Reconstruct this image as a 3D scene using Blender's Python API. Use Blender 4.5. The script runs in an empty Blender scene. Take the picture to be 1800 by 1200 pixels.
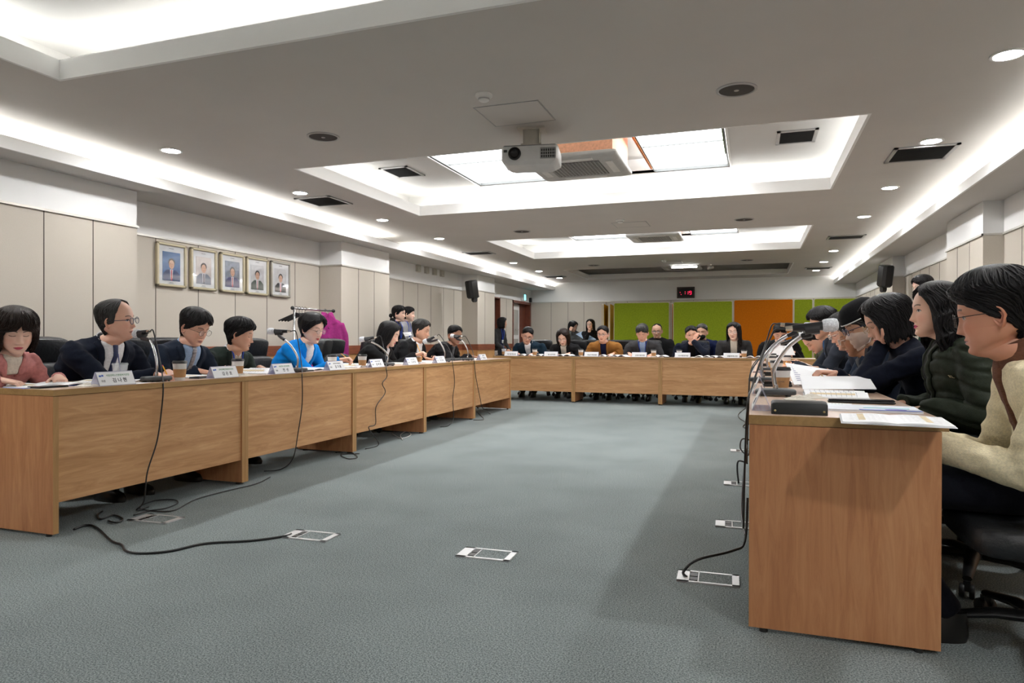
import bpy, bmesh, math, random
import numpy as np
from mathutils import Vector, Matrix, Euler, noise
from mathutils.bvhtree import BVHTree

R = math.radians
random.seed(7)
SC = bpy.context.scene
COL = SC.collection

# ------------------------------------------------------------------ camera
F_PX, YAW, PIT, ROL = 1207.9, .3371, -.0036, .0023
def camera():
    cd = bpy.data.cameras.new('camera'); cam = bpy.data.objects.new('camera', cd); COL.objects.link(cam)
    c, s = math.cos(YAW), math.sin(YAW); cp, sp = math.cos(PIT), math.sin(PIT); cr, sr = math.cos(ROL), math.sin(ROL)
    fwd = Vector((-s*cp, c*cp, sp)); right = Vector((c, s, 0)); up = Vector((s*sp, -c*sp, cp))
    r2 = cr*right + sr*up; u2 = -sr*right + cr*up
    m = Matrix((r2, u2, -fwd)).transposed().to_4x4(); m.translation = (0, 0, 1.0)
    cam.matrix_world = m
    cd.sensor_width = 36; cd.lens = F_PX*36/1800; cd.shift_y = 3.17/1800; cd.clip_start = .05; cd.clip_end = 60
    SC.camera = cam
camera()
def ray(px, py):
    u = (px-900)/F_PX; v = (py-603.17)/F_PX
    cr, sr = math.cos(-ROL), math.sin(-ROL); u, v = u*cr-v*sr, u*sr+v*cr
    cp, sp = math.cos(PIT), math.sin(PIT)
    Z = cp+v*sp; yc = sp-v*cp
    c, s = math.cos(YAW), math.sin(YAW)
    return Vector((u*c-Z*s, u*s+Z*c, yc))
def at_x(px, X, py=603): r = ray(px, py); return r*(X/r.x)+Vector((0, 0, 1))
def at_y(px, Y, py=603): r = ray(px, py); return r*(Y/r.y)+Vector((0, 0, 1))
def at_z(px, py, z): r = ray(px, py); return r*((z-1)/r.z)+Vector((0, 0, 1))

# ------------------------------------------------------------------ world, exposure
W = bpy.data.worlds.new('world'); SC.world = W; W.use_nodes = True
W.node_tree.nodes['Background'].inputs[0].default_value = (.8, .9, 1, 1)
W.node_tree.nodes['Background'].inputs[1].default_value = .02
SC.view_settings.view_transform = 'Standard'; SC.view_settings.look = 'None'
SC.view_settings.exposure = 1.36; SC.view_settings.gamma = 1; SC.view_settings.use_curve_mapping = False
COVE, COFFER, PANEL, DOWN = 12.5, 6.5, 4.0, 165.0   # emission strengths of the room's lamps

# ------------------------------------------------------------------ materials
MATS = {}
def nn(nt, t, **k):
    n = nt.nodes.new(t)
    for a, b in k.items(): setattr(n, a, b)
    return n
def mat(name, col, rough=.6, metal=0, var=.06, vscale=12, bump=0, bscale=60, spec=.5, emit=None, alpha=1, stretch=None, sheen=0, trans=0):
    if name in MATS: return MATS[name]
    m = bpy.data.materials.new(name); m.use_nodes = True; nt = m.node_tree; b = nt.nodes['Principled BSDF']
    b.inputs['Roughness'].default_value = rough; b.inputs['Metallic'].default_value = metal
    b.inputs['Specular IOR Level'].default_value = spec
    b.inputs['Alpha'].default_value = alpha
    b.inputs['Sheen Weight'].default_value = sheen
    b.inputs['Transmission Weight'].default_value = trans
    tc = nn(nt, 'ShaderNodeTexCoord'); mp = nn(nt, 'ShaderNodeMapping')
    if stretch: mp.inputs['Scale'].default_value = stretch
    nt.links.new(tc.outputs['Object'], mp.inputs[0])
    nz = nn(nt, 'ShaderNodeTexNoise'); nz.inputs['Scale'].default_value = vscale; nz.inputs['Detail'].default_value = 3
    nt.links.new(mp.outputs[0], nz.inputs['Vector'])
    cr = nn(nt, 'ShaderNodeValToRGB')
    a = [max(0, c*(1-var)) for c in col]; z = [min(1, c*(1+var)) for c in col]
    cr.color_ramp.elements[0].color = (*a, 1); cr.color_ramp.elements[1].color = (*z, 1)
    cr.color_ramp.elements[0].position = .3; cr.color_ramp.elements[1].position = .7
    nt.links.new(nz.outputs[0], cr.inputs[0]); nt.links.new(cr.outputs[0], b.inputs['Base Color'])
    if bump:
        n2 = nn(nt, 'ShaderNodeTexNoise'); n2.inputs['Scale'].default_value = bscale; n2.inputs['Detail'].default_value = 2
        nt.links.new(mp.outputs[0], n2.inputs['Vector'])
        bp = nn(nt, 'ShaderNodeBump'); bp.inputs['Strength'].default_value = bump; bp.inputs['Distance'].default_value = .01
        nt.links.new(n2.outputs[0], bp.inputs['Height']); nt.links.new(bp.outputs[0], b.inputs['Normal'])
    if emit:
        b.inputs['Emission Color'].default_value = (*emit[0], 1); b.inputs['Emission Strength'].default_value = emit[1]
    MATS[name] = m; return m
def wood(name, c1, c2, c3, axis, rough=.42, scale=1.0):
    """laminate with the grain running along one object axis"""
    if name in MATS: return MATS[name]
    m = bpy.data.materials.new(name); m.use_nodes = True; nt = m.node_tree; b = nt.nodes['Principled BSDF']
    b.inputs['Roughness'].default_value = rough
    tc = nn(nt, 'ShaderNodeTexCoord'); mp = nn(nt, 'ShaderNodeMapping')
    s = [5.5*scale]*3; s[axis] = .55*scale; mp.inputs['Scale'].default_value = s
    nt.links.new(tc.outputs['Object'], mp.inputs[0])
    n1 = nn(nt, 'ShaderNodeTexNoise'); n1.inputs['Scale'].default_value = .8; n1.inputs['Detail'].default_value = 6; n1.inputs['Distortion'].default_value = .6
    n2 = nn(nt, 'ShaderNodeTexNoise'); n2.inputs['Scale'].default_value = 5; n2.inputs['Detail'].default_value = 8; n2.inputs['Roughness'].default_value = .65; n2.inputs['Distortion'].default_value = 1.2
    for n in (n1, n2): nt.links.new(mp.outputs[0], n.inputs['Vector'])
    mx = nn(nt, 'ShaderNodeMath', operation='MULTIPLY_ADD'); mx.inputs[1].default_value = .55
    hf = nn(nt, 'ShaderNodeMath', operation='MULTIPLY'); hf.inputs[1].default_value = .45
    nt.links.new(n1.outputs[0], hf.inputs[0]); nt.links.new(n2.outputs[0], mx.inputs[0]); nt.links.new(hf.outputs[0], mx.inputs[2])
    cr = nn(nt, 'ShaderNodeValToRGB'); e = cr.color_ramp.elements
    e[0].position = .36; e[0].color = (*c1, 1); e[1].position = .62; e[1].color = (*c3, 1)
    k = e.new(.5); k.color = (*c2, 1)
    nt.links.new(mx.outputs[0], cr.inputs[0]); nt.links.new(cr.outputs[0], b.inputs['Base Color'])
    bp = nn(nt, 'ShaderNodeBump'); bp.inputs['Strength'].default_value = .05; bp.inputs['Distance'].default_value = .003
    nt.links.new(n2.outputs[0], bp.inputs['Height']); nt.links.new(bp.outputs[0], b.inputs['Normal'])
    MATS[name] = m; return m
def carpet():
    m = bpy.data.materials.new('carpet'); m.use_nodes = True; nt = m.node_tree; b = nt.nodes['Principled BSDF']
    b.inputs['Roughness'].default_value = .95; b.inputs['Specular IOR Level'].default_value = .15
    tc = nn(nt, 'ShaderNodeTexCoord')
    a = nn(nt, 'ShaderNodeTexNoise'); a.inputs['Scale'].default_value = 175; a.inputs['Detail'].default_value = 4; a.inputs['Roughness'].default_value = .8
    c = nn(nt, 'ShaderNodeTexNoise'); c.inputs['Scale'].default_value = 1.6; c.inputs['Detail'].default_value = 4
    for n in (a, c): nt.links.new(tc.outputs['Object'], n.inputs['Vector'])
    cr = nn(nt, 'ShaderNodeValToRGB'); e = cr.color_ramp.elements
    e[0].position = .39; e[0].color = (.070, .088, .093, 1); e[1].position = .61; e[1].color = (.38, .43, .43, 1)
    cr2 = nn(nt, 'ShaderNodeValToRGB'); e = cr2.color_ramp.elements
    e[0].position = .35; e[0].color = (.86, .86, .86, 1); e[1].position = .6; e[1].color = (1, 1, 1, 1)
    mx = nn(nt, 'ShaderNodeMixRGB', blend_type='MULTIPLY'); mx.inputs[0].default_value = 1
    nt.links.new(a.outputs[0], cr.inputs[0]); nt.links.new(c.outputs[0], cr2.inputs[0])
    nt.links.new(cr.outputs[0], mx.inputs[1]); nt.links.new(cr2.outputs[0], mx.inputs[2]); nt.links.new(mx.outputs[0], b.inputs['Base Color'])
    bp = nn(nt, 'ShaderNodeBump'); bp.inputs['Strength'].default_value = .25; bp.inputs['Distance'].default_value = .003
    nt.links.new(a.outputs[0], bp.inputs['Height']); nt.links.new(bp.outputs[0], b.inputs['Normal'])
    return m
def glow(name, col, strength):
    if name in MATS: return MATS[name]
    m = bpy.data.materials.new(name); m.use_nodes = True; nt = m.node_tree
    nt.nodes.remove(nt.nodes['Principled BSDF']); e = nn(nt, 'ShaderNodeEmission')
    e.inputs[0].default_value = (*col, 1); e.inputs[1].default_value = strength
    nt.links.new(e.outputs[0], nt.nodes['Material Output'].inputs[0]); MATS[name] = m; return m

# ------------------------------------------------------------------ mesh builder
class MB:
    def __init__(s): s.v = []; s.f = []; s.m = []; s.xf = Matrix()
    def add(s, vs, fs, mi=0, xf=None):
        o = len(s.v); M = s.xf @ xf if xf is not None else s.xf
        s.v += [tuple(M @ Vector(p)) for p in vs]; s.f += [tuple(i+o for i in f) for f in fs]; s.m += [mi]*len(fs)
        return s
    def box(s, x0, x1, y0, y1, z0, z1, mi=0, xf=None, bev=0):
        if bev:
            b = bev; vs = []; fs = []
            for z, k in ((z0, b), (z0+b, 0), (z1-b, 0), (z1, b)):
                X0, X1, Y0, Y1 = x0+k, x1-k, y0+k, y1-k; c = b*.7
                vs += [(X0+c, Y0, z), (X1-c, Y0, z), (X1, Y0+c, z), (X1, Y1-c, z), (X1-c, Y1, z), (X0+c, Y1, z), (X0, Y1-c, z), (X0, Y0+c, z)]
            for r in range(3):
                for i in range(8): j = (i+1) % 8; fs.append((r*8+i, r*8+j, r*8+8+j, r*8+8+i))
            fs += [tuple(range(7, -1, -1)), tuple(range(24, 32))]
            return s.add(vs, fs, mi, xf)
        vs = [(x, y, z) for z in (z0, z1) for x, y in ((x0, y0), (x1, y0), (x1, y1), (x0, y1))]
        return s.add(vs, [(3, 2, 1, 0), (4, 5, 6, 7), (0, 1, 5, 4), (1, 2, 6, 5), (2, 3, 7, 6), (3, 0, 4, 7)], mi, xf)
    def loft(s, rings, mi=0, cap=True, xf=None, closed=True):
        n = len(rings[0]); vs = [p for r in rings for p in r]; fs = []
        for k in range(len(rings)-1):
            for i in range(n if closed else n-1):
                j = (i+1) % n; fs.append((k*n+i, k*n+j, (k+1)*n+j, (k+1)*n+i))
        if cap: fs += [tuple(range(n-1, -1, -1)), tuple((len(rings)-1)*n+i for i in range(n))]
        return s.add(vs, fs, mi, xf)
    def tube(s, pts, rad, n=8, mi=0, cap=True, xf=None, flat=1.0, upv=None):
        pts = [Vector(p) for p in pts]
        if not hasattr(rad, '__len__'): rad = [rad]*len(pts)
        rings = []; ref = None
        for i, p in enumerate(pts):
            t = (pts[min(i+1, len(pts)-1)]-pts[max(i-1, 0)])
            t = t.normalized() if t.length > 1e-9 else Vector((0, 0, 1))
            if ref is None:
                ref = Vector(upv) if upv is not None else (Vector((0, 0, 1)) if abs(t.z) < .9 else Vector((0, 1, 0)))
            a = ref - t*ref.dot(t)
            if a.length < 1e-6: a = t.orthogonal()
            a.normalize(); ref = a; b = t.cross(a)
            rings.append([tuple(p+(a*math.cos(2*math.pi*k/n)*flat+b*math.sin(2*math.pi*k/n))*rad[i]) for k in range(n)])
        return s.loft(rings, mi, cap, xf)
    def lathe(s, prof, n=20, mi=0, xf=None, cap=True):
        return s.loft([[(r*math.cos(2*math.pi*k/n), r*math.sin(2*math.pi*k/n), z) for k in range(n)] for r, z in prof], mi, cap, xf)
    def ell(s, c, r, n=12, mi=0, xf=None):
        rings = []
        for i in range(n//2+1):
            t = -math.pi/2+math.pi*i/(n//2); q = max(.02, math.cos(t))
            rings.append([(c[0]+r[0]*q*math.cos(2*math.pi*k/n), c[1]+r[1]*q*math.sin(2*math.pi*k/n), c[2]+r[2]*math.sin(t)) for k in range(n)])
        return s.loft(rings, mi, True, xf)
    def prism(s, outline, z0, z1, mi=0, xf=None):
        n = len(outline); vs = [(x, y, z0) for x, y in outline]+[(x, y, z1) for x, y in outline]
        return s.add(vs, [tuple(range(n-1, -1, -1)), tuple(range(n, 2*n))]+[(i, (i+1) % n, n+(i+1) % n, n+i) for i in range(n)], mi, xf)
    def grid(s, nx, ny, fn, mi=0, thick=0, xf=None):
        vs = [fn(i/(nx-1), j/(ny-1)) for j in range(ny) for i in range(nx)]
        fs = [(j*nx+i, j*nx+i+1, (j+1)*nx+i+1, (j+1)*nx+i) for j in range(ny-1) for i in range(nx-1)]
        if thick:
            o = len(vs); vs += [(p[0], p[1], p[2]-thick) for p in vs]
            fs += [tuple(o+k for k in reversed(f)) for f in fs]
            e = [i for i in range(nx)]+[j*nx+nx-1 for j in range(1, ny)]+[(ny-1)*nx+i for i in range(nx-2, -1, -1)]+[j*nx for j in range(ny-2, 0, -1)]
            fs += [(e[(k+1) % len(e)], e[k], o+e[k], o+e[(k+1) % len(e)]) for k in range(len(e))]
        return s.add(vs, fs, mi, xf)
    def mesh(s, name, mats, smooth=False):
        me = bpy.data.meshes.new(name); me.from_pydata(s.v, [], s.f)
        for m in (mats if isinstance(mats, (list, tuple)) else [mats]): me.materials.append(m)
        me.polygons.foreach_set('material_index', s.m)
        bm = bmesh.new(); bm.from_mesh(me); bmesh.ops.recalc_face_normals(bm, faces=bm.faces); bm.to_mesh(me); bm.free()
        if smooth is True: me.polygons.foreach_set('use_smooth', [True]*len(me.polygons))
        elif smooth: me.polygons.foreach_set('use_smooth', [True]*len(me.polygons)); me.set_sharp_from_angle(angle=R(smooth))
        return me
    def build(s, name, mats, parent=None, smooth=False, loc=None, rot=None):
        o = bpy.data.objects.new(name, s.mesh(name, mats, smooth)); COL.objects.link(o)
        if parent: o.parent = parent
        if loc is not None: o.location = loc
        if rot is not None: o.rotation_euler = rot
        return o
def T(x=0, y=0, z=0, rx=0, ry=0, rz=0, s=1): return Matrix.Translation((x, y, z)) @ Euler((rx, ry, rz)).to_matrix().to_4x4() @ Matrix.Scale(s, 4)
def tag(o, label=None, cat=None, group=None, kind=None):
    if label: o['label'] = label
    if cat: o['category'] = cat
    if group: o['group'] = group
    if kind: o['kind'] = kind
    return o
def thing(name, label, cat, loc=(0, 0, 0), rz=0, group=None):
    o = bpy.data.objects.new(name, None); COL.objects.link(o); o.location = loc; o.rotation_euler = (0, 0, rz)
    o.empty_display_size = .1
    return tag(o, label, cat, group)
def struct(o): o['kind'] = 'structure'; return o
def dup(root, loc, rz, label=None, group=None):
    r = root.copy(); COL.objects.link(r); r.location = loc; r.rotation_euler = (0, 0, rz)
    if label: r['label'] = label
    if group: r['group'] = group
    def kids(a, b):
        for ch in a.children:
            c = ch.copy(); COL.objects.link(c); c.parent = b; kids(ch, c)
    kids(root, r)
    return r
TMP = bpy.data.scenes.new('scratch')
def evaluate(me, mods):
    """runs modifiers on a mesh in a scratch scene and returns the finished mesh"""
    o = bpy.data.objects.new('scratch', me); TMP.collection.objects.link(o)
    for t, k in mods:
        m = o.modifiers.new(t, t)
        for a, b in k.items(): setattr(m, a, b)
    vl = TMP.view_layers[0]; vl.update(); dg = vl.depsgraph
    out = bpy.data.meshes.new_from_object(o.evaluated_get(dg), depsgraph=dg)
    bpy.data.objects.remove(o)
    return out
def text_mesh(body, size, extrude=.0004, align='CENTER', bold=0):
    cu = bpy.data.curves.new('writing', 'FONT'); cu.body = body; cu.size = size; cu.extrude = extrude; cu.align_x = align; cu.align_y = 'CENTER'
    cu.offset = bold; cu.resolution_u = 3
    o = bpy.data.objects.new('scratch', cu); TMP.collection.objects.link(o)
    vl = TMP.view_layers[0]; vl.update(); dg = vl.depsgraph
    me = bpy.data.meshes.new_from_object(o.evaluated_get(dg), depsgraph=dg)
    bpy.data.objects.remove(o)
    return me
def text_obj(name, body, size, m, parent, loc, rot, bold=0, extrude=.0004):
    me = text_mesh(body, size, extrude, bold=bold); me.materials.clear(); me.materials.append(m); me.name = name
    o = bpy.data.objects.new(name, me); COL.objects.link(o); o.parent = parent; o.location = loc; o.rotation_euler = rot
    return o

# ------------------------------------------------------------------ common materials
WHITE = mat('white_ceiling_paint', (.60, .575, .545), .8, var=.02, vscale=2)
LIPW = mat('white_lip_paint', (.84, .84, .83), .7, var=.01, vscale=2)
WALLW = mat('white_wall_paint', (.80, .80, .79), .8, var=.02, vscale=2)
FAB = mat('beige_wall_fabric', (.53, .485, .42), .9, var=.07, vscale=260, bump=.15, bscale=300, spec=.2)
SEAM = mat('brown_seam_strip', (.055, .04, .032), .6)
TRIMM = mat('pale_metal_trim', (.55, .53, .49), .35, metal=.6)
RAIL = mat('red_brown_rail_wood', (.23, .07, .033), .4, var=.2, vscale=6, stretch=(1, 1, 8))
HONEY = wood('honey_wainscot_wood', (.47, .24, .09), (.56, .30, .12), (.62, .35, .15), 2)
DARKR = mat('dark_red_brown_wood', (.12, .03, .016), .4, var=.2, vscale=8, stretch=(6, 6, 1))
BLACK = mat('black_plastic', (.012, .012, .013), .45)
WHITEP = mat('white_plastic', (.72, .72, .70), .4)
H, SOF, TRIM = 2.545, 2.35, 2.02
XL, PL, XR, PR, YF, YN = -5.65, -5.30, 2.25, 2.08, 17.65, -5.2

# ------------------------------------------------------------------ room shell
struct(MB().box(XL-.2, XR+.2, YN-.2, YF+.2, -.1, 0).build('floor', carpet()))
def wall_run(b, x, s, y0, y1, seams, zt=TRIM, lo=0.0):
    """fabric panels, wood rail and wainscot on a wall plane at x; s = +1 when the room lies on the +x side"""
    e = .02*s
    b.box(min(x, x-e), max(x, x-e), y0, y1, .93, zt, 0)                     # fabric
    b.box(min(x, x+e*.6), max(x, x+e*.6), y0, y1, .81, .93, 3)              # rail
    b.box(min(x, x-e*.2), max(x, x-e*.2), y0, y1, 0, .81, 4)                # wainscot
    b.box(min(x, x+e*.8), max(x, x+e*.8), y0-.012, y1+.012, zt, zt+.018, 2)   # metal trim
    for y in seams: b.box(min(x-e, x+e*.08), max(x-e, x+e*.08), y-.004, y+.004, .93, zt, 1)
WM = [FAB, SEAM, TRIMM, RAIL, HONEY, WALLW, DARKR]
b = MB()
b.box(XL-.2, XL-.02, YN-.2, 14.41, 0, SOF, 5).box(XL-.2, XL-.02, 15.26, 16.15, 0, SOF, 5).box(XL-.2, XL-.02, 14.41, 15.26, 2.02, SOF, 5).box(XL-.2, XL-.02, 14.41, 15.26, 0, .95, 5).box(XL-.2, XL-.02, 16.15, YF, 2.02, SOF, 5)
b.box(XL-.02, XL, YN, YF, TRIM, SOF, 5)
wall_run(b, XL, 1, 4.78, 8.07, [5.32, 5.88, 6.44, 6.99, 7.54])
wall_run(b, XL, 1, 9.38, 13.0, [9.94, 10.48, 11.03, 11.56, 12.11, 12.6])
wall_run(b, XL, 1, 13.97, 14.41, []); wall_run(b, XL, 1, 15.26, 16.15, [15.7])
b.box(XL-.02, XL, 14.41, 15.26, 0, .95, 4).box(XL-.02, XL+.02, 14.35, 15.32, .93, .96, 6)
for (y0, y1, sm) in ((YN, 4.78, [-1.9, -1.0, 0, .9, 1.7, 2.15, 2.6, 3.05, 3.48, 3.91, 4.34]), (8.08, 9.38, [8.51, 8.94]), (13.0, 13.97, [13.4])):
    b.box(XL, PL-.02, y0, y1, 0, SOF, 5); b.box(PL-.02, PL, y0, y1, TRIM, SOF, 5)
    wall_run(b, PL, 1, y0, y1, sm)
    for yy, d in ((y0, -1), (y1, 1)):
        if yy > YN:
            ya, yb = (yy-.004, yy) if d < 0 else (yy, yy+.004)
            b.box(XL, PL, ya, yb, .93, TRIM, 0).box(XL, PL, ya-.004, yb+.004, .81, .93, 3).box(XL, PL, ya, yb, 0, .81, 4).box(XL, PL+.014, ya-.01, yb+.01, TRIM, TRIM+.018, 2)
struct(b.build('wall_left', WM))
b = MB()
b.box(XR+.02, XR+.2, YN-.2, YF+.2, 0, SOF+.2, 5).box(XR, XR+.02, YN, YF, TRIM, SOF, 5)
wall_run(b, XR, -1, YN, 7.72, [.5*k for k in range(-5, 15)]+[7.25])
wall_run(b, XR, -1, 9.02, 12.25, [9.56, 10.1, 10.64, 11.18, 11.72]); wall_run(b, XR, -1, 13.4, YF, [13.95, 14.5, 15.05, 15.6, 16.15, 16.7, 17.25])
for (y0, y1, sm) in ((7.72, 9.02, [8.15, 8.59]), (12.25, 13.4, [12.63, 13.0])):
    b.box(PR+.02, XR, y0, y1, 0, SOF, 5); b.box(PR, PR+.02, y0, y1, TRIM, SOF, 5)
    wall_run(b, PR, -1, y0, y1, sm)
    for ya in (y0-.004, y1):
        b.box(PR, XR, ya, ya+.004, .93, TRIM, 0).box(PR, XR, ya-.004, ya+.008, .81, .93, 3).box(PR, XR, ya, ya+.004, 0, .81, 4).box(PR-.014, XR, ya-.008, ya+.012, TRIM, TRIM+.018, 2)
struct(b.build('wall_right', WM))
b = MB(); b.box(XL-.2, XR+.2, YF+.02, YF+.2, 0, H+.1, 5).box(XL, XR, YF, YF+.02, TRIM, H, 5)
b.box(XL, XR, YF, YF+.02, .91, TRIM, 0).box(XL, XR, YF-.012, YF+.01, .79, .91, 3).box(XL, XR, YF-.004, YF+.02, 0, .79, 4).box(XL, XR, YF-.016, YF, TRIM, TRIM+.018, 2)
for x in [-5.08, -4.62, -4.19, -3.6, -3.05, -2.5, -1.95, -1.4, -.85, -.3, .25, .8, 1.35, 1.8]: b.box(x-.004, x+.004, YF-.002, YF+.02, .91, TRIM, 1)
struct(b.build('wall_far', WM))
b = MB(); b.box(XL-.2, XR+.2, YN-.2, YN, 0, H+.2, 5); struct(b.build('wall_near', WM))
# window recess with dark glass, door recess with panelled door
b = MB(); y0, y1, z0, z1 = 14.41, 15.26, .95, 2.02
b.box(XL-.16, XL+.01, y0, y0+.03, z0, z1, 0).box(XL-.16, XL+.01, y1-.03, y1, z0, z1, 0).box(XL-.16, XL+.01, y0, y1, z1-.03, z1, 0).box(XL-.16, XL+.03, y0, y1, z0, z0+.02, 2)
b.box(XL-.15, XL-.13, y0+.03, y1-.03, z0+.02, z1-.03, 1)
for y in (y0+.05, (y0+y1)/2, y1-.05): b.box(XL-.14, XL-.11, y-.018, y+.018, z0+.02, z1-.03, 2)
b.box(XL-.14, XL-.11, y0+.03, y1-.03, z0+.02, z0+.06, 2).box(XL-.14, XL-.11, y0+.03, y1-.03, z1-.07, z1-.03, 2)
struct(b.build('window_1', [mat('red_brown_frame_wood', (.16, .045, .024), .4, var=.15), mat('night_dark_glass', (.006, .006, .008), .08), mat('dark_grey_window_frame', (.03, .028, .028), .4)]))
b = MB(); y0, y1, z1 = 16.15, 17.63, 2.02; d = XL-.17
FR = MATS['red_brown_frame_wood']
b.box(d, XL+.015, y0, y0+.05, 0, z1, 0).box(d, XL+.015, y1-.1, y1, 0, z1, 0).box(d, XL+.015, y0, y1, z1-.06, z1, 0)
b.box(d-.02, d, y0-.05, y1+.05, 0, z1, 1)
b.box(d, d+.03, y0+.05, y0+.95, 0, z1-.08, 1)
b.box(d+.03, d+.036, y0+.15, y0+.85, 1.15, 1.8, 3).box(d+.03, d+.036, y0+.15, y0+.85, .2, 1.05, 3)
b.box(d, d+.05, y0+.95, y1-.1, 0, z1-.06, 0).box(d+.03, d+.05, y0+.13, y0+.155, .3, 1.3, 4).box(d+.03, d+.05, y0+.6, y0+.85, 1.28, 1.3, 3)
dr = struct(b.build('door_1', [FR, WALLW, SEAM, mat('grey_door_relief', (.42, .41, .38), .6), HONEY]))
h = MB(); h.tube([(d+.03, y0+.2, .98), (d+.08, y0+.2, .98), (d+.085, y0+.32, .98)], .01, 8); h.build('door_handle', mat('brushed_steel', (.6, .6, .6), .3, metal=1), dr, smooth=True)

# ceiling: main slab with four coffers, coves along both long walls, side soffits
CX0, CX1 = -3.896, .735
COF = [(.5, 2.97), (5.22, 7.65), (9.93, 12.37), (14.55, 16.9), (-4.2, -1.75)]
SL0, SL1 = -5.28, 2.08
b = MB(); ht = H+.02
ys = [YN]+[v for c in sorted(COF) for v in c]+[YF]
for k in range(0, len(ys), 2): b.box(CX0-.02, CX1+.02, ys[k]+(.02 if k else 0), ys[k+1]-(.02 if ys[k+1] != YF else 0), H, ht)
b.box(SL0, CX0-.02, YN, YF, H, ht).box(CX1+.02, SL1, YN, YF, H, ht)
for y0, y1 in COF:
    zt = 2.664; w = .02
    b.box(CX0-w, CX0, y0-w, y1+w, H, zt, 1).box(CX1, CX1+w, y0-w, y1+w, H, zt, 1).box(CX0, CX1, y0-w, y0, H, zt, 1).box(CX0, CX1, y1, y1+w, H, zt, 1)
    o = .32; U = 2.85
    b.box(CX0-o-.05, CX0-o, y0-o, y1+o, ht, U, 2).box(CX1+o, CX1+o+.05, y0-o, y1+o, ht, U, 2).box(CX0-o, CX1+o, y0-o-.05, y0-o, ht, U, 2).box(CX0-o, CX1+o, y1+o, y1+o+.05, ht, U, 2)
    # upper ceiling with the long skylight opening
    ox0, ox1, oy0, oy1 = -3.08, -.235, y0+.55, y1-.02
    if y0 in (.5, 14.55, -4.2): b.box(CX0-o, CX1+o, y0-o, y1+o, U, U+.03, 2)
    else:
        b.box(CX0-o, ox0, y0-o, y1+o, U, U+.03, 2).box(ox1, CX1+o, y0-o, y1+o, U, U+.03, 2).box(ox0, ox1, y0-o, oy0, U, U+.03, 2).box(ox0, ox1, oy1, y1+o, U, U+.03, 2)
        b.box(ox0-.02, ox0, oy0, oy1, U-.012, U+.16, 1).box(ox1, ox1+.02, oy0, oy1, U-.012, U+.16, 1).box(ox0, ox1, oy0-.02, oy0, U-.012, U+.16, 1).box(ox0, ox1, oy1, oy1+.02, U-.012, U+.16, 1)
        b.box(ox0-.02, ox1+.02, oy0-.02, oy1+.02, U+.16, U+.18)
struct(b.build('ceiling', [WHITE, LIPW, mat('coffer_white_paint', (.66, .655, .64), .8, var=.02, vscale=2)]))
for nm, x0, x1, lip, wl in (('ceiling_soffit_left', XL, -5.0, -5.0, SL0), ('ceiling_soffit_right', 1.8, XR, 1.8, SL1)):
    b = MB(); b.box(x0, x1, YN, YF, SOF, SOF+.02)
    b.box(min(lip, lip+(.02 if lip < 0 else -.02)), max(lip, lip+(.02 if lip < 0 else -.02)), YN, YF, SOF, 2.441, 1)
    b.box(min(wl, wl+(-.02 if lip < 0 else .02)), max(wl, wl+(-.02 if lip < 0 else .02)), YN, YF, SOF+.02, ht, 0)
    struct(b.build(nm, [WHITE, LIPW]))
# lamps hidden in the coves and coffers
TUBE = glow('cool_white_cove_tube', (1, 1, .97), COVE); TUBE2 = glow('cool_white_coffer_tube', (1, 1, .97), COFFER)
def tube_lamp(x0, x1, y0, y1, z, m, label, n=1):
    o = MB().box(x0, x1, y0, y1, z, z+.022, bev=.005).build('cove_tube_lamp', m); return tag(o, label, 'light', 'tube lamps hidden in the ceiling coves')
for k, (ya, yb) in enumerate(((YN+.1, 9.0), (9.75, YF-.05))):
    tube_lamp(-5.17, -5.14, ya, yb, 2.385, TUBE, 'white tube lamp hidden in the '+('near' if k == 0 else 'far')+' part of the left wall cove')
tube_lamp(1.94, 1.97, YN+.1, YF-.05, 2.385, TUBE, 'white tube lamp hidden in the long right wall cove')
for k, (y0, y1) in enumerate(COF[:3]+COF[4:]):
    nm = ('nearest', 'second', 'third', 'rear')[k]
    for s, (a0, a1, c0, c1) in (('left', (CX0-.17, CX0-.14, y0, y1)), ('right', (CX1+.14, CX1+.17, y0, y1)), ('near', (CX0-.1, CX1+.1, y0-.17, y0-.14)), ('far', (CX0-.1, CX1+.1, y1+.14, y1+.17))):
        tube_lamp(a0, a1, c0, c1, ht+.04, TUBE2, 'white tube lamp hidden behind the %s lip of the %s ceiling coffer' % (s, nm))
# ------------------------------------------------------------------ ceiling fittings
GRILLE = mat('dark_grey_grille', (.10, .10, .10), .5, metal=.3); GREYM = mat('grey_metal', (.42, .42, .42), .4, metal=.5)
LED = glow('downlight_led', (1, 1, 1), DOWN)
DY = [2.67, 4.376, 6.07, 7.77, 9.46, 12.87, 14.59, 16.3]
first = None
ordn = ['first', 'second', 'third', 'fourth', 'fifth', 'sixth', 'seventh', 'eighth']
for side, x in (('left', -4.486), ('right', 1.292)):
    for i, y in enumerate(DY):
        lab = 'round white recessed downlight, %s from the camera in the %s row' % (ordn[i], side)
        if first is None:
            t = thing('downlight', lab, 'ceiling light', (x, y, H), 0, 'recessed downlights')
            MB().lathe([(.088, .001), (.088, -.004), (.072, -.006), (.066, -.001), (.066, .0008)], 28, cap=False).build('trim_ring', WHITEP, t, smooth=50)
            MB().lathe([(.067, -.0015), (.067, -.003), (.001, -.0032)], 28).build('lens', LED, t)
            first = t
        else: dup(first, (x, y, H), 0, lab)
    for i, y in enumerate((.97, -.73, -2.43)): dup(first, (x, y, H), 0, 'recessed downlight of the %s row behind the camera, %s' % (side, ordn[i]), 'recessed downlights behind the camera')
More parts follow.
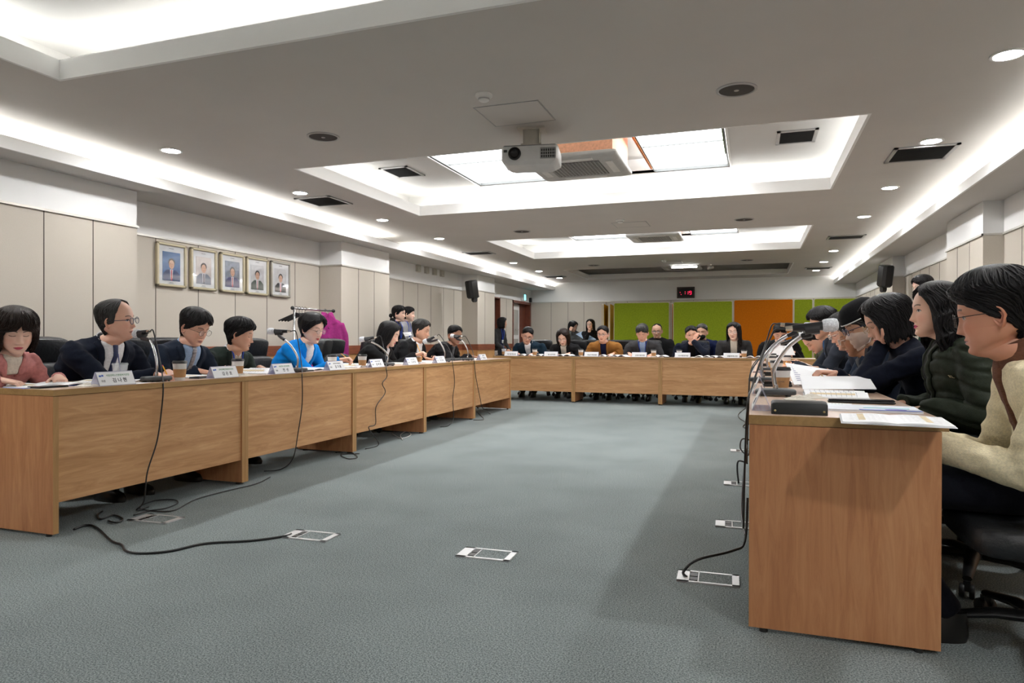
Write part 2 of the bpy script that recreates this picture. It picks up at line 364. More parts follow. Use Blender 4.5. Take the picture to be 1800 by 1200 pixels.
def vent(x, y, z, w, d, label, grp, mats=None):
    t = thing('ceiling_vent', label, 'air vent', (x, y, z), 0, grp)
    b = MB(); f = .03
    for a in ((-w/2, w/2, -d/2, -d/2+f), (-w/2, w/2, d/2-f, d/2), (-w/2, -w/2+f, -d/2, d/2), (w/2-f, w/2, -d/2, d/2)): b.box(*a, -.012, .001)
    b.build('frame', GREYM, t)
    b = MB(); b.box(-w/2+f, w/2-f, -d/2+f, d/2-f, -.001, 0.0005, 1)
    n = int((d-2*f)/.02)
    for k in range(n):
        y0 = -d/2+f+(k+.5)*(d-2*f)/n; b.box(-w/2+f, w/2-f, -.0065, .0065, -.001, .0005, 0, xf=T(0, y0, -.006, R(35)))
    b.build('louvre', [GRILLE, BLACK], t)
    return t
vent(-4.49, 6.5, H, .45, .46, 'dark louvred ceiling vent left of the second coffer', 'ceiling air vents')
vent(1.29, 6.42, H, .46, .48, 'dark louvred ceiling vent right of the second coffer', 'ceiling air vents')
vent(-4.55, 11.22, H, .5, .36, 'dark louvred ceiling vent left of the third coffer', 'ceiling air vents')
vent(1.29, 11.2, H, .5, .36, 'dark louvred ceiling vent right of the third coffer', 'ceiling air vents')
vent(-4.5, 15.9, H, .5, .36, 'dark louvred ceiling vent left of the unlit coffer', 'ceiling air vents')
vent(1.29, 15.75, H, .5, .36, 'dark louvred ceiling vent right of the unlit coffer', 'ceiling air vents')
vent(-3.63, 6.71, 2.85, .34, .44, 'small louvred vent inside the second coffer, left of the lit panels', 'coffer air vents')
vent(.365, 6.7, 2.85, .34, .42, 'small louvred vent inside the second coffer, right of the lit panels', 'coffer air vents')
first = None
for i, (x, y, w) in enumerate([(-3.08, 4.45, 'left of the projector'), (-.1, 4.44, 'right of the projector'), (-3.08, 9.2, 'between second and third coffers on the left'), (-.11, 9.19, 'between second and third coffers on the right'), (-3.07, 13.78, 'before the unlit coffer on the left'), (-.11, 13.8, 'before the unlit coffer on the right')]):
    lab = 'round dark ceiling speaker grille, '+w
    if first is None:
        t = thing('ceiling_speaker', lab, 'speaker', (x, y, H), 0, 'round ceiling speakers')
        MB().lathe([(.122, .001), (.122, -.006), (.108, -.009), (.104, -.004), (.104, .001)], 32, cap=False).build('rim', GREYM, t, smooth=50)
        b = MB().lathe([(.105, -.002), (.105, -.004), (.001, -.007)], 32, 0); b.lathe([(.016, -.006), (.014, -.009), (.001, -.0095)], 16, 1)
        b.build('grille', [mat('speaker_grille_mesh', (.022, .02, .018), .6, var=.4, vscale=400), GREYM], t, smooth=50); first = t
    else: dup(first, (x, y, H), 0, lab)
for k, y in enumerate((4.02, 8.72, 13.35)):
    t = thing('smoke_detector', 'small white round smoke detector '+('before the ceiling hatch nearest the camera', 'before the middle ceiling hatch', 'before the unlit coffer')[k], 'smoke detector', (-1.6, y, H), 0, 'ceiling smoke detectors')
    MB().lathe([(.055, .001), (.055, -.012), (.048, -.018), (.034, -.02), (.034, -.036), (.026, -.042), (.001, -.043)], 24).build('housing', WHITEP, t, smooth=40)
    MB().lathe([(.030, -.024), (.0365, -.025), (.0365, -.032), (.03, -.033)], 24).build('sensor_band', GREYM, t, smooth=40)
    b = MB(); hw, hd = .22, .205; yy = .41
    for a in ((-hw-.006, hw+.006, yy-hd-.006, yy-hd), (-hw-.006, hw+.006, yy+hd, yy+hd+.006), (-hw-.006, -hw, yy-hd, yy+hd), (hw, hw+.006, yy-hd, yy+hd)): b.box(*a, -.004, .002, 1)
    b.box(-hw+.003, hw-.003, yy-hd+.003, yy+hd-.003, -.003, .001, 0)
    struct(b.build('trim_%d' % (k+1), [WHITE, GREYM], loc=(-1.53, y, H)))
# projector hanging before the second coffer
t = thing('projector', 'white ceiling projector with round lens hanging under the ceiling', 'projector', (-1.53, 4.8, H), R(10))
b = MB().box(-.10, .10, -.08, .08, -.012, .001).box(-.06, .06, -.05, -.035, -.12, -.01).box(-.06, .06, .035, .05, -.12, -.01).box(-.075, .075, -.06, .06, -.15, -.115)
for sx in (-.055, .045): b.box(sx, sx+.01, -.05, .05, -.11, -.012)
b.build('ceiling_mount', mat('cream_metal', (.55, .52, .46), .4, metal=.3), t)
pr = [(-.205, -.12), (-.19, -.15), (.19, -.15), (.205, -.12), (.205, .11), (.17, .15), (-.17, .15), (-.205, .11)]
b = MB(); b.loft([[(x*f, y*f, z) for x, y in pr] for f, z in ((.80, -.285), (.97, -.262), (1, -.25), (1, -.175), (.985, -.158))])
b.build('housing', mat('projector_white', (.62, .62, .62), .4), t, smooth=30)
MB().loft([[(x*f, y*f, z) for x, y in pr] for f, z in ((.985, -.157), (.95, -.15), (.8, -.148))]).build('top_cover', mat('projector_grey_top', (.22, .22, .23), .5), t, smooth=30)
lx = -.105
b = MB().lathe([(.046, 0), (.046, .012), (.036, .014), (.033, .004), (.028, .003), (.026, .018), (.02, .016), (.001, .012)], 28, xf=T(lx, -.147, -.212, R(90)))
b.build('lens', mat('black_glossy', (.01, .01, .012), .15), t, smooth=40)
b = MB()
for i in range(7): b.box(.08+i*.016, .084+i*.016, -.1525, -.149, -.25, -.178)
for i in range(4): b.box(.076, .185, -.1525, -.149, -.25+i*.022, -.246+i*.022)
b.box(.078, .186, -.151, -.149, -.252, -.176, 1); b.build('air_grille', [GREYM, BLACK], t)
MB().box(-.185, -.16, -.1515, -.149, -.2, -.182).build('sensor_window', BLACK, t)
# air conditioner cassettes and lit panels in coffers two and three
PAN = glow('white_lit_panel', (1, 1, 1), PANEL)
PEACH = mat('peach_reflection_tint', (.80, .40, .25), .7, var=.12, vscale=60)  # casing colour with the warm reflection on its sides painted in
ORST = mat('orange_reflection_strip', (.55, .16, .03), .8); GRST = mat('green_reflection_strip', (.10, .17, .02), .8)  # orange and green reflections at the panel edges, built as coloured strips
def cassette(x, y, z0, z1, label, s=1):
    t = thing('air_conditioner', label, 'air conditioner', (x, y, z0), 0, 'ceiling cassette air conditioners')
    w = .42*s
    def rr(w, r, z): return [(cx*(w-r)+r*math.cos(a), cy*(w-r)+r*math.sin(a), z) for cx, cy, a0 in ((1, 1, 0), (-1, 1, 90), (-1, -1, 180), (1, -1, 270)) for a in [R(a0+q*30) for q in range(4)]]
    MB().loft([rr(w-.03, .05, -.004), rr(w-.008, .04, .004), rr(w, .03, .018), rr(w, .03, .034), rr(w-.05, .03, .05)]).build('panel', mat('cassette_grey_white', (.50, .50, .49), .45), t, smooth=35)
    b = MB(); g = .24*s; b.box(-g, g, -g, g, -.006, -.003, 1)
    for i in range(15): q = -g+(i+.5)*2*g/15; b.box(q-.004, q+.004, -g, g, -.012, -.006, 0)
    for i in range(15): q = -g+(i+.5)*2*g/15; b.box(-g, g, q-.004, q+.004, -.010, -.006, 0)
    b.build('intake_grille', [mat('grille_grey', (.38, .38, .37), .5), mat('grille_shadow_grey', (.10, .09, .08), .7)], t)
    for k in range(4):
        MB().box(-.20*s, .20*s, .285*s, .345*s, -.009, -.003, xf=T(0, 0, 0, 0, 0, R(90*k)), bev=.002).build('air_flap', WHITEP, t)
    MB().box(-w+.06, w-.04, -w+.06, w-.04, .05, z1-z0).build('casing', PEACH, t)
    return t
cassette(-1.49, 6.04, 2.55, 3.0, 'square white cassette air conditioner hanging in the second coffer, peach reflections painted on sides')
cassette(-1.5, 11.3, 2.66, 3.0, 'square white cassette air conditioner in the third coffer')
cassette(-1.5, 15.7, 2.62, 2.84, 'square cassette air conditioner in the unlit coffer')
for nm, (y0, y1) in (('second', COF[1]), ('third', COF[2])):
    for sd, xa, xb in (('left', -3.07, -1.98), ('right', -1.02, -.245)):
        ya, yb = y0+.56, y1-.03; ym = (ya+yb)/2
        t = thing('lit_ceiling_panel', 'glowing white square ceiling panel on the %s side of the %s coffer' % (sd, nm), 'ceiling light', ((xa+xb)/2, ym, 2.86), 0, 'lit ceiling panels')
        hw = (xb-xa)/2; hy = (yb-ya)/2
        for q in (-1, 1): MB().box(-hw+.012, hw-.012, min(q*.008, q*(hy-.012)), max(q*.008, q*(hy-.012)), .02, .03).build('diffuser', PAN, t)
        b = MB().box(-hw, -hw+.012, -hy, hy, -.01, .04).box(hw-.012, hw, -hy, hy, -.01, .04).box(-hw, hw, -hy, -hy+.012, -.01, .04).box(-hw, hw, hy-.012, hy, -.01, .04).box(-hw, hw, -.007, .007, .008, .03)
        b.build('frame', mat('dark_grey_panel_frame', (.12, .13, .13), .5), t)
        if nm == 'second' and sd == 'right':
            MB().box(hw-.02, hw-.013, -hy+.012, hy*.45, -.02, .02).build('reflection_strip', GRST, t); MB().box(-hw-.02, -hw-.001, -hy+.012, hy*.8, -.02, .05).build('reflection_strip', ORST, t)
# small lamp fixture and camera in the unlit coffer
t = thing('ceiling_lamp', 'small white fluorescent fixture under the unlit coffer', 'ceiling light', (-1.32, 14.4, H), 0)
MB().box(-.28, .28, -.06, .06, -.05, .001, bev=.01).build('housing', GREYM, t); MB().box(-.25, .25, -.064, -.02, -.052, -.02, bev=.004).build('tube', glow('fluorescent_tube', (1, 1, .95), 9), t)
t = thing('security_camera', 'small white camera beside the fluorescent fixture', 'camera', (-.83, 14.4, H), 0)
MB().lathe([(.05, 0), (.05, -.02), (.015, -.03), (.015, -.05)], 16).build('bracket', WHITEP, t, smooth=40)
MB().box(-.06, .07, -.05, .03, -.09, -.045, bev=.01, xf=T(0, 0, 0, 0, R(-12))).build('housing', WHITEP, t)
# digital clock on the far wall
t = thing('digital_clock', 'black framed digital clock with red numerals high on the far wall', 'clock', (-1.585, YF, 2.215), 0)
b = MB(); w, h = .215, .14
b.box(-w, w, -.04, 0, -h, h, 0, bev=.006).box(-w+.03, w-.03, -.043, -.03, -h+.03, h-.03, 1); b.build('case', [mat('dark_clock_frame', (.05, .04, .035), .4), BLACK], t)
def seg(b, x, z, s, on):
    S = {'a': (-.5, .5, 1, 0), 'g': (-.5, .5, 0, 0), 'd': (-.5, .5, -1, 0), 'f': (-.55, 0, 0, 1), 'b': (.55, 0, 0, 1), 'e': (-.55, 0, -1, 1), 'c': (.55, 0, -1, 1)}
    for k in on:
        a, c, z0, v = S[k]
        if v: b.box(x+(a-.09)*s, x+(a+.09)*s, -.046, -.043, z+z0*s*.95+.08*s, z+(z0+1)*s*.95-.08*s)
        else: b.box(x+a*s*.85, x+c*s*.85, -.046, -.043, z+z0*s-.09*s, z+z0*s+.09*s)
RL = glow('red_led', (1, .01, .06), 1.6)
for x, on in ((.035, 'bc'), (.115, 'abcdfg')): b = MB(); seg(b, x, -.01, .042, on); b.build('numeral', RL, t)
for x, z in ((-.018, .01), (-.018, -.035), (-.115, -.055), (-.14, 0)): MB().box(x, x+.011, -.046, -.043, z, z+.01).build('led_dot', RL, t)
# exit sign, wall sensor boxes, speakers on pillars, cable boxes
t = thing('exit_sign', 'small pale sign box with glowing turquoise strip above the far left door', 'sign', (XL, 16.95, 2.13), 0)
MB().box(0, .05, -.16, .12, -.10, .10, bev=.004).build('housing', WHITEP, t); MB().box(.05, .053, -.02, .10, -.07, .07).build('lit_face', glow('turquoise_sign', (.12, .75, .85), 2.0), t)
tag(MB().box(0, .06, -.05, .05, -.06, .06, bev=.01).build('wall_sensor', BLACK, loc=(XL, YF-.12, 2.09)), 'tiny black sensor box high in the far left corner', 'sensor')
def wallspk(loc, rz, label):
    t = thing('wall_speaker', label, 'speaker', loc, rz, 'black wall speakers')
    MB().loft([[(x*f, y*g, z) for x, y in ((-.05, -.14), (.05, -.14), (.085, -.09), (.085, .06), (-.085, .06), (-.085, -.09))] for f, g, z in ((.8, .8, -.17), (1, 1, -.14), (1, 1, .15), (.85, .9, .17))], xf=T(0, 0, 0, R(12))).build('cabinet', BLACK, t, smooth=30)
    b = MB().lathe([(.055, -.03), (.055, .03)], 16, xf=T(0, .05, -.2, 0, R(90))); b.tube([(0, .05, -.2), (0, .17, -.13)], .02, 8); b.build('bracket', BLACK, t, smooth=40)
wallspk((-5.12, 12.3, 2.0), R(-20), 'black speaker bracketed to the left pillar nearest the window')
wallspk((1.95, 12.1, 2.03), R(18), 'black speaker bracketed to the far right pillar')
for k in range(4):
    tag(MB().box(0, .05, -.06, .06, -.06, .06, bev=.004).lathe([(.02, .05), (.02, .062)], 12, xf=T(0, 0, 0, 0, R(90))).build('junction_box', mat('cream_plastic', (.55, .53, .46), .5), loc=(XL, 11.0+k*.33, 2.285)), 'cream junction box under the left soffit, %s of four counting from the camera' % ordn[k], 'junction box', 'cream junction boxes')
# portraits
GOLD = mat('pale_gold_frame', (.52, .46, .32), .35, metal=.35); SILV = mat('silver_frame', (.40, .38, .33), .35, metal=.5)
SKINP = mat('print_skin', (.62, .38, .27), .3); HAIRP = mat('print_black_hair', (.03, .028, .03), .3)
PD = [(5.295, 5.69, 'blue backdrop, navy suit and red tie', (.10, .19, .38), (.03, .06, .16), (.5, .04, .06), GOLD), (5.737, 6.122, 'pale backdrop, grey suit', (.62, .56, .54), (.20, .22, .28), (.02, .02, .05), GOLD),
      (6.165, 6.567, 'mottled blue and brown backdrop, navy suit', (.22, .25, .32), (.05, .05, .14), (.4, .03, .06), GOLD), (6.586, 6.985, 'pale backdrop, dark green suit', (.55, .55, .57), (.03, .05, .04), (.3, .1, .1), GOLD),
      (7.02, 7.409, 'silver frame, black suit and pink tie', (.60, .60, .62), (.015, .015, .02), (.7, .2, .25), SILV)]
for i, (y0, y1, d, bg, suit, tie, fm) in enumerate(PD):
    t = thing('framed_portrait', 'framed portrait photograph on the left wall: man before '+d if i < 4 else 'framed portrait photograph on the left wall: man in '+d, 'picture', (XL+.012, (y0+y1)/2, 1.765), R(90), 'row of framed portraits')
    w = (y1-y0)/2-.008; h = .222
    b = MB()
    for (a0, a1, c0, c1) in ((-w, w, h-.026, h), (-w, w, -h, -h+.026), (-w, -w+.026, -h, h), (w-.026, w, -h, h)): b.box(a0, a1, -.03, .005, c0, c1, bev=.006)
    b.build('frame', fm, t)
    MB().box(-w+.02, w-.02, -.012, 0, -h+.02, h-.02).build('mat_board', mat('white_mat_board', (.72, .74, .76), .25), t)
    pw, ph = w*.60, h*.66; z0 = -.012
    b = MB().box(-pw, pw, -.014, -.011, z0-ph, z0+ph, 0)
    b.prism([(-pw*.95, z0-ph), (pw*.95, z0-ph), (pw*.93, z0-.075), (pw*.5, z0-.035), (-pw*.5, z0-.035), (-pw*.93, z0-.075)], .014, .0148, 1, xf=T(0, 0, 0, R(90)))
    b.prism([(-.02, z0-.03), (.02, z0-.03), (.012, z0-.12), (-.004, z0-ph), (-.014, z0-.12)], .0148, .0152, 4, xf=T(0, 0, 0, R(90)))
    b.prism([(-.006, z0-.035), (.006, z0-.035), (.008, z0-ph+.004), (-.008, z0-ph+.004)], .0152, .0156, 5, xf=T(0, 0, 0, R(90)))
    el = lambda cx, cz, rx, rz_, n=20: [(cx+rx*math.cos(2*math.pi*k/n), cz+rz_*math.sin(2*math.pi*k/n)) for k in range(n)]
    b.prism(el(0, z0+.042, .042, .042), .0149, .0153, 3, xf=T(0, 0, 0, R(90))); b.prism(el(0, z0+.02, .034, .046), .0153, .0157, 2, xf=T(0, 0, 0, R(90)))
    for sx in (-.013, .013): b.prism(el(sx, z0+.028, .006, .002, 8), .0157, .0159, 3, xf=T(0, 0, 0, R(90)))
    b.prism(el(0, z0-.002, .009, .0016, 8), .0157, .0159, 3, xf=T(0, 0, 0, R(90)))
    b.build('photograph', [mat('print_bg_%d' % i, bg, .25, var=.35 if i == 2 else .12, vscale=22), mat('print_suit_%d' % i, suit, .3), SKINP, HAIRP, mat('print_shirt', (.75, .75, .78), .3), mat('print_tie_%d' % i, tie, .3)], t)
    for x_, za, zb in ((.03, h-.055, h-.050), (.025, -h+.042, -h+.046), (.035, -h+.032, -h+.0345)): MB().box(-x_, x_, -.0128, -.0118, za, zb).build('caption', mat('print_ink', (.05, .05, .06), .5), t)
    MB().box(-w+.022, w-.022, -.020, -.0185, -h+.022, h-.022).build('glass', mat('picture_glass', (1, 1, 1), .03, trans=1, alpha=.25, var=0), t)

# ------------------------------------------------------------------ desks
FRONTW = wood('desk_front_grain', (.40, .20, .08), (.53, .29, .13), (.64, .38, .19), 0, scale=1)
SIDEW = wood('desk_side_grain', (.38, .155, .065), (.50, .225, .10), (.58, .29, .135), 2, scale=1)
EDGEW = wood('desk_edge_band', (.29, .165, .058), (.36, .21, .078), (.42, .25, .10), 0)
EDGEV = wood('desk_edge_band_upright', (.36, .20, .075), (.44, .25, .10), (.50, .30, .125), 2)
TOPW = wood('desk_top_grain', (.50, .34, .25), (.58, .41, .31), (.66, .49, .38), 0, rough=.3)
TH, DL, DD = .747, 1.392, .60
GLID = mat('desk_foot_black', (.02, .02, .02), .5)
def make_desk(loc, rz, label):
    """local frame: x along the length 0..DL, front face at y = 0, users sit at +y"""
    t = thing('desk', label, 'desk', loc, rz, 'wood laminate conference desks')
    b = MB().box(0, DL, 0, DD, TH-.032, TH-.001, 1); b.box(.0015, DL-.0015, .0015, DD-.0015, TH-.003, TH, 0)
    b.build('desk_top', [TOPW, EDGEW], t)
    for x in (0.001, DL-.031): MB().box(x, x+.03, .003, DD-.02, .015, TH-.034, 0).box(x, x+.03, .0015, .003, .015, TH-.034, 1).build('side_panel', [SIDEW, EDGEV], t)
    MB().box(.031, DL-.031, .012, .03, .17, TH-.034).build('modesty_panel', FRONTW, t)
    for x in (.016, DL-.016):
        for y in (.05, DD-.08): MB().lathe([(.014, 0), (.014, .016)], 12, xf=T(x, y, 0)).build('foot', GLID, t, smooth=40)
    return t
desk0 = None
names = ['nearest', 'second', 'third', 'fourth', 'farthest']
def desk(loc, rz, label):
    global desk0
    if desk0 is None: desk0 = make_desk(loc, rz, label); return desk0
    return dup(desk0, loc, rz, label)
LX, LY0 = -3.33, 2.505
for k in range(5): desk((LX, LY0+k*DL, 0), R(90), 'honey wood desk of the left row, %s from the camera' % names[k])
FY = 10.87
for k, w in enumerate(('leftmost, behind the end of the left row', 'second from the left', 'third from the left', 'rightmost, mostly hidden by the right row')):
    desk((-4.146+k*DL, FY, 0), 0, 'honey wood desk of the far row, '+w)
RX, RY0 = -.012, 2.51
for k in range(5): desk((RX, RY0+(k+1)*DL, 0), R(-90), 'honey wood desk of the right row, %s from the camera' % names[k])
# wood uses the object's x axis; the near right end panel is turned like the rest
# ------------------------------------------------------------------ partitions before the far wall
def partition(x, y, w, h, rz, col, label):
    t = thing('partition_screen', label, 'partition', (x, y, 0), rz, 'felt partition screens')
    n = 6; r = .04
    def rr(e, yy): return [(cx+(e and 0)+(r-e)*math.cos(R(a)), yy, cz+(r-e)*math.sin(R(a))) for cx, cz, a0 in ((w-r, h-r, 0), (r, h-r, 90)) for a in range(a0, a0+91, 18)]+[(e, yy, .06), (w-e, yy, .06)]
    MB().loft([rr(0, -.018), rr(0, .018)]).build('edge_frame', mat('pale_screen_edge', (.50, .46, .36), .5), t)
    for s in (-1, 1): MB().loft([rr(.012, s*.0185), rr(.012, s*.024)]).build('felt_panel', col, t)
    for xx in (.1, w-.1): MB().box(xx-.03, xx+.03, -.2, .2, 0, .03, bev=.006).box(xx-.015, xx+.015, -.012, .012, .03, .07).build('foot', GREYM, t)
FG = mat('green_felt', (.215, .275, .016), .95, var=.16, vscale=45, bump=.2, bscale=120, spec=.1); FO = mat('orange_felt', (.42, .115, .004), .95, var=.1, vscale=45, bump=.2, bscale=120, spec=.1)
FYL = mat('yellow_felt', (.62, .36, .03), .95, var=.1, vscale=45, spec=.1)
PY = 14.3
X = lambda px: at_y(px, PY).x
partition(X(1079), PY, X(1177)-X(1079), 1.80, 0, FG, 'green felt partition screen, leftmost of the green ones')
partition(X(1184), PY-.1, X(1288)-X(1184), 1.80, 0, FG, 'green felt partition screen between the dark gap and the orange one')
partition(X(1289.5), PY-.05, X(1394)-X(1289.5), 1.82, 0, FO, 'orange felt partition screen')
partition(X(1395.5), PY+.06, X(1429)-X(1395.5), 1.82, 0, FG, 'narrow green felt partition screen right of the orange one')
partition(X(1430), PY, 1.1, 1.82, 0, FG, 'green felt partition screen behind the heads of the right row')
partition(X(1070), PY+.04, .9, 1.79, R(95), FYL, 'yellow felt partition screen seen edge on, beside the leftmost green one')
partition(X(1059), PY+.04, .9, 1.79, R(95.5), FYL, 'yellow felt partition screen seen edge on, outermost on the left')
partition(X(1179), PY+.06, .7, 1.78, R(94), FO, 'orange felt partition screen seen edge on in the gap between green screens')

# floor boxes
def floorbox(x, y, rz, label, lx=.26, ly=.145, open_=True):
    t = thing('floor_socket_box', label, 'floor socket', (x, y, 0), rz, 'silver floor socket boxes')
    b = MB(); m = .014
    b.box(-lx/2, lx/2, -ly/2, -ly/2+m, -.002, .006).box(-lx/2, lx/2, ly/2-m, ly/2, -.002, .006).box(-lx/2, -lx/2+.05, -ly/2, ly/2, -.002, .006).box(lx/2-.028, lx/2, -ly/2, ly/2, -.002, .006).box(-lx/2+.085, -lx/2+.089, -ly/2, ly/2, -.002, .006)
    b.build('frame', mat('aluminium', (.66, .67, .68), .4, metal=.4), t)
    MB().box(-lx/2+.089, lx/2-.028, -ly/2+m, ly/2-m, -.002, .004).build('carpet_lid', bpy.data.materials['carpet'], t)
    b = MB(); 
    for k in range(2): b.box(-lx/2+.052, -lx/2+.083, -.045+k*.05, -.005+k*.05, -.002, .005)
    b.build('socket_slot', BLACK, t)
floorbox(-1.17, 2.99, R(2), 'silver floor socket box in the middle of the carpet')
floorbox(-.175, 3.0, R(2), 'silver floor socket box by the near right desk with a cable', .25)
floorbox(-.06, 3.93, R(2), 'silver floor socket box against the right row, second from the camera')
floorbox(-.06, 5.07, R(2), 'silver floor socket box against the right row, third from the camera')
floorbox(-.06, 6.6, R(2), 'silver floor socket box against the right row, fourth from the camera')
floorbox(-2.13, 2.97, R(2), 'silver floor socket box where the left cable ends')
floorbox(-3.14, 2.96, R(2), 'silver floor socket box partly under the near left desk')
CABLE = mat('black_rubber_cable', (.01, .01, .011), .4)
def smooth_path(pts, n=6):
    P = [Vector(p) for p in pts]; out = []
    for i in range(len(P)-1):
        a, b_, c, d_ = P[max(i-1, 0)], P[i], P[i+1], P[min(i+2, len(P)-1)]
        for k in range(n):
            t = k/n; out.append(.5*((2*b_)+(-a+c)*t+(2*a-5*b_+4*c-d_)*t*t+(-a+3*b_-3*c+d_)*t**3))
    return out+[P[-1]]
def cable(pts, label, r=.0045, m=CABLE, parent=None, name='cable', n=6):
    o = MB().tube(smooth_path(pts, n), r, 6).build(name, m, parent, smooth=True)
    if not parent: tag(o, label, 'cable')
    return o
fl = lambda px, py, z=.006: tuple(at_z(px, py, z))
cable([fl(*p) for p in ((130, 930), (150, 923), (168, 926), (195, 950), (213, 957), (222, 968), (250, 972), (300, 968), (360, 955), (440, 950), (500, 942), (512, 938))], 'black cable snaking over the carpet from the near left desk to a floor box', .006)
cable([fl(*p) for p in ((180, 898), (172, 905), (178, 912), (200, 905), (216, 912), (205, 918), (190, 915))], 'black cable loop on the carpet under the near left desk', .005)
cable([fl(*p) for p in ((235, 905), (260, 898), (290, 893), (312, 884), (305, 878), (270, 880), (245, 893), (300, 898), (345, 877), (400, 862), (450, 850), (475, 838))], 'tangled black cable on the carpet below the joint of the first two left desks', .004)
cable([fl(*p) for p in ((590, 795), (612, 792), (628, 803), (612, 806), (600, 799), (632, 797))], 'small black cable tangle on the carpet by the second desk joint', .004)
cable([fl(*p) for p in ((690, 762), (706, 770), (722, 764), (715, 758), (704, 764), (708, 773))], 'white cable loop on the carpet under the third left desk', .004, WHITEP)
cable([fl(*p) for p in ((832, 738), (850, 737), (845, 730), (838, 722))], 'thin dark cable under the farthest left desk', .004)
cable([(-.02, 3.25, .3), (-.03, 3.2, .12), (-.08, 3.1, .1), (-.22, 3.02, .07), (-.275, 3.0, .02), (-.26, 2.98, .005)], 'black cable arching from the right desk into the near floor box', .006)
cable([(-.03, 4.2, .4), (-.05, 3.9, .2), (-.05, 3.7, .1), (-.03, 3.5, .06)], 'black cable hanging along the front of the near right desk', .006)
cable([(-.03, 5.0, .16), (-.09, 5.02, .17), (-.1, 5.06, .1), (-.09, 5.07, .006)], 'black cable bending into the third floor box of the right row', .006)
cable([(-.02, 5.9, .2), (-.08, 5.85, .21), (-.09, 5.8, .14), (-.03, 5.75, .1), (-.02, 5.8, .2)], 'black cable loop hanging out of the second right desk', .006)
cable([fl(*p) for p in ((1311, 717), (1304, 722), (1298, 728), (1300, 735), (1310, 742), (1306, 750))]+[fl(1312, 752)], 'curly black cable on the carpet at the far end of the right row', .005)
# ------------------------------------------------------------------ people
def paint_mat():
    m = bpy.data.materials.new('skin'); m.use_nodes = True; nt = m.node_tree; b = nt.nodes['Principled BSDF']
    at = nn(nt, 'ShaderNodeAttribute', attribute_name='paint'); nz = nn(nt, 'ShaderNodeTexNoise'); nz.inputs['Scale'].default_value = 35; nz.inputs['Detail'].default_value = 4
    tc = nn(nt, 'ShaderNodeTexCoord'); nt.links.new(tc.outputs['Object'], nz.inputs['Vector'])
    cr = nn(nt, 'ShaderNodeValToRGB'); cr.color_ramp.elements[0].color = (.90, .86, .84, 1); cr.color_ramp.elements[1].color = (1, 1, 1, 1)
    mx = nn(nt, 'ShaderNodeMixRGB', blend_type='MULTIPLY'); mx.inputs[0].default_value = 1
    nt.links.new(nz.outputs[0], cr.inputs[0]); nt.links.new(at.outputs['Color'], mx.inputs[1]); nt.links.new(cr.outputs[0], mx.inputs[2]); nt.links.new(mx.outputs[0], b.inputs['Base Color'])
    b.inputs['Roughness'].default_value = .48; b.inputs['Subsurface Weight'].default_value = .12; b.inputs['Subsurface Radius'].default_value = (.010, .004, .002); b.inputs['Specular IOR Level'].default_value = .4
    return m
SKIN = paint_mat()
def hairmat(name, col):
    m = bpy.data.materials.new(name); m.use_nodes = True; nt = m.node_tree; b = nt.nodes['Principled BSDF']
    b.inputs['Roughness'].default_value = .40; b.inputs['Specular IOR Level'].default_value = .18
    at = nn(nt, 'ShaderNodeAttribute', attribute_name='strand'); n1 = nn(nt, 'ShaderNodeTexNoise'); n1.inputs['Scale'].default_value = 2.6; n1.inputs['Detail'].default_value = 5; n1.inputs['Roughness'].default_value = .7
    nt.links.new(at.outputs['Vector'], n1.inputs['Vector']); cr = nn(nt, 'ShaderNodeValToRGB'); e = cr.color_ramp.elements
    e[0].position = .38; e[0].color = (*[c*.3 for c in col], 1); e[1].position = .65; e[1].color = (*[c*1.2 for c in col], 1)
    nt.links.new(n1.outputs[0], cr.inputs[0]); nt.links.new(cr.outputs[0], b.inputs['Base Color'])
    bp = nn(nt, 'ShaderNodeBump'); bp.inputs['Strength'].default_value = .55; bp.inputs['Distance'].default_value = .006; nt.links.new(n1.outputs[0], bp.inputs['Height']); nt.links.new(bp.outputs[0], b.inputs['Normal'])
    MATS[name] = m; return m
    return mat(name, col, .46, var=.5, vscale=30, bump=.35, bscale=170, spec=.22, stretch=(1, 1, .12))
HB = hairmat('black_hair', (.010, .009, .010)); HBR = hairmat('dark_brown_hair', (.022, .012, .009)); HG = hairmat('greying_hair', (.05, .048, .046)); HG2 = hairmat('salt_and_pepper_hair', (.085, .082, .078))
def cloth(name, col, rough=.9, var=.12, vs=90, sheen=.03, bump=.14, bs=300): return mat(name, col, rough, var=var, vscale=vs, bump=bump, bscale=bs, spec=.1, sheen=sheen)
def cub(xs, ys, x):
    xs = np.asarray(xs, float); ys = np.asarray(ys, float)
    if xs[0] > xs[-1]: xs = xs[::-1]; ys = ys[::-1]
    m = np.gradient(ys, xs); d = np.diff(ys)/np.diff(xs)
    for i in range(1, len(xs)-1):
        if d[i-1]*d[i] <= 0: m[i] = 0
        else: m[i] = np.sign(d[i])*min(abs(m[i]), 2.5*min(abs(d[i]), abs(d[i-1])))
    x = np.clip(x, xs[0], xs[-1]); k = np.clip(np.searchsorted(xs, x)-1, 0, len(xs)-2)
    h = xs[k+1]-xs[k]; t = (x-xs[k])/h
    return (2*t**3-3*t**2+1)*ys[k]+(t**3-2*t**2+t)*h*m[k]+(-2*t**3+3*t**2)*ys[k+1]+(t**3-t**2)*h*m[k+1]
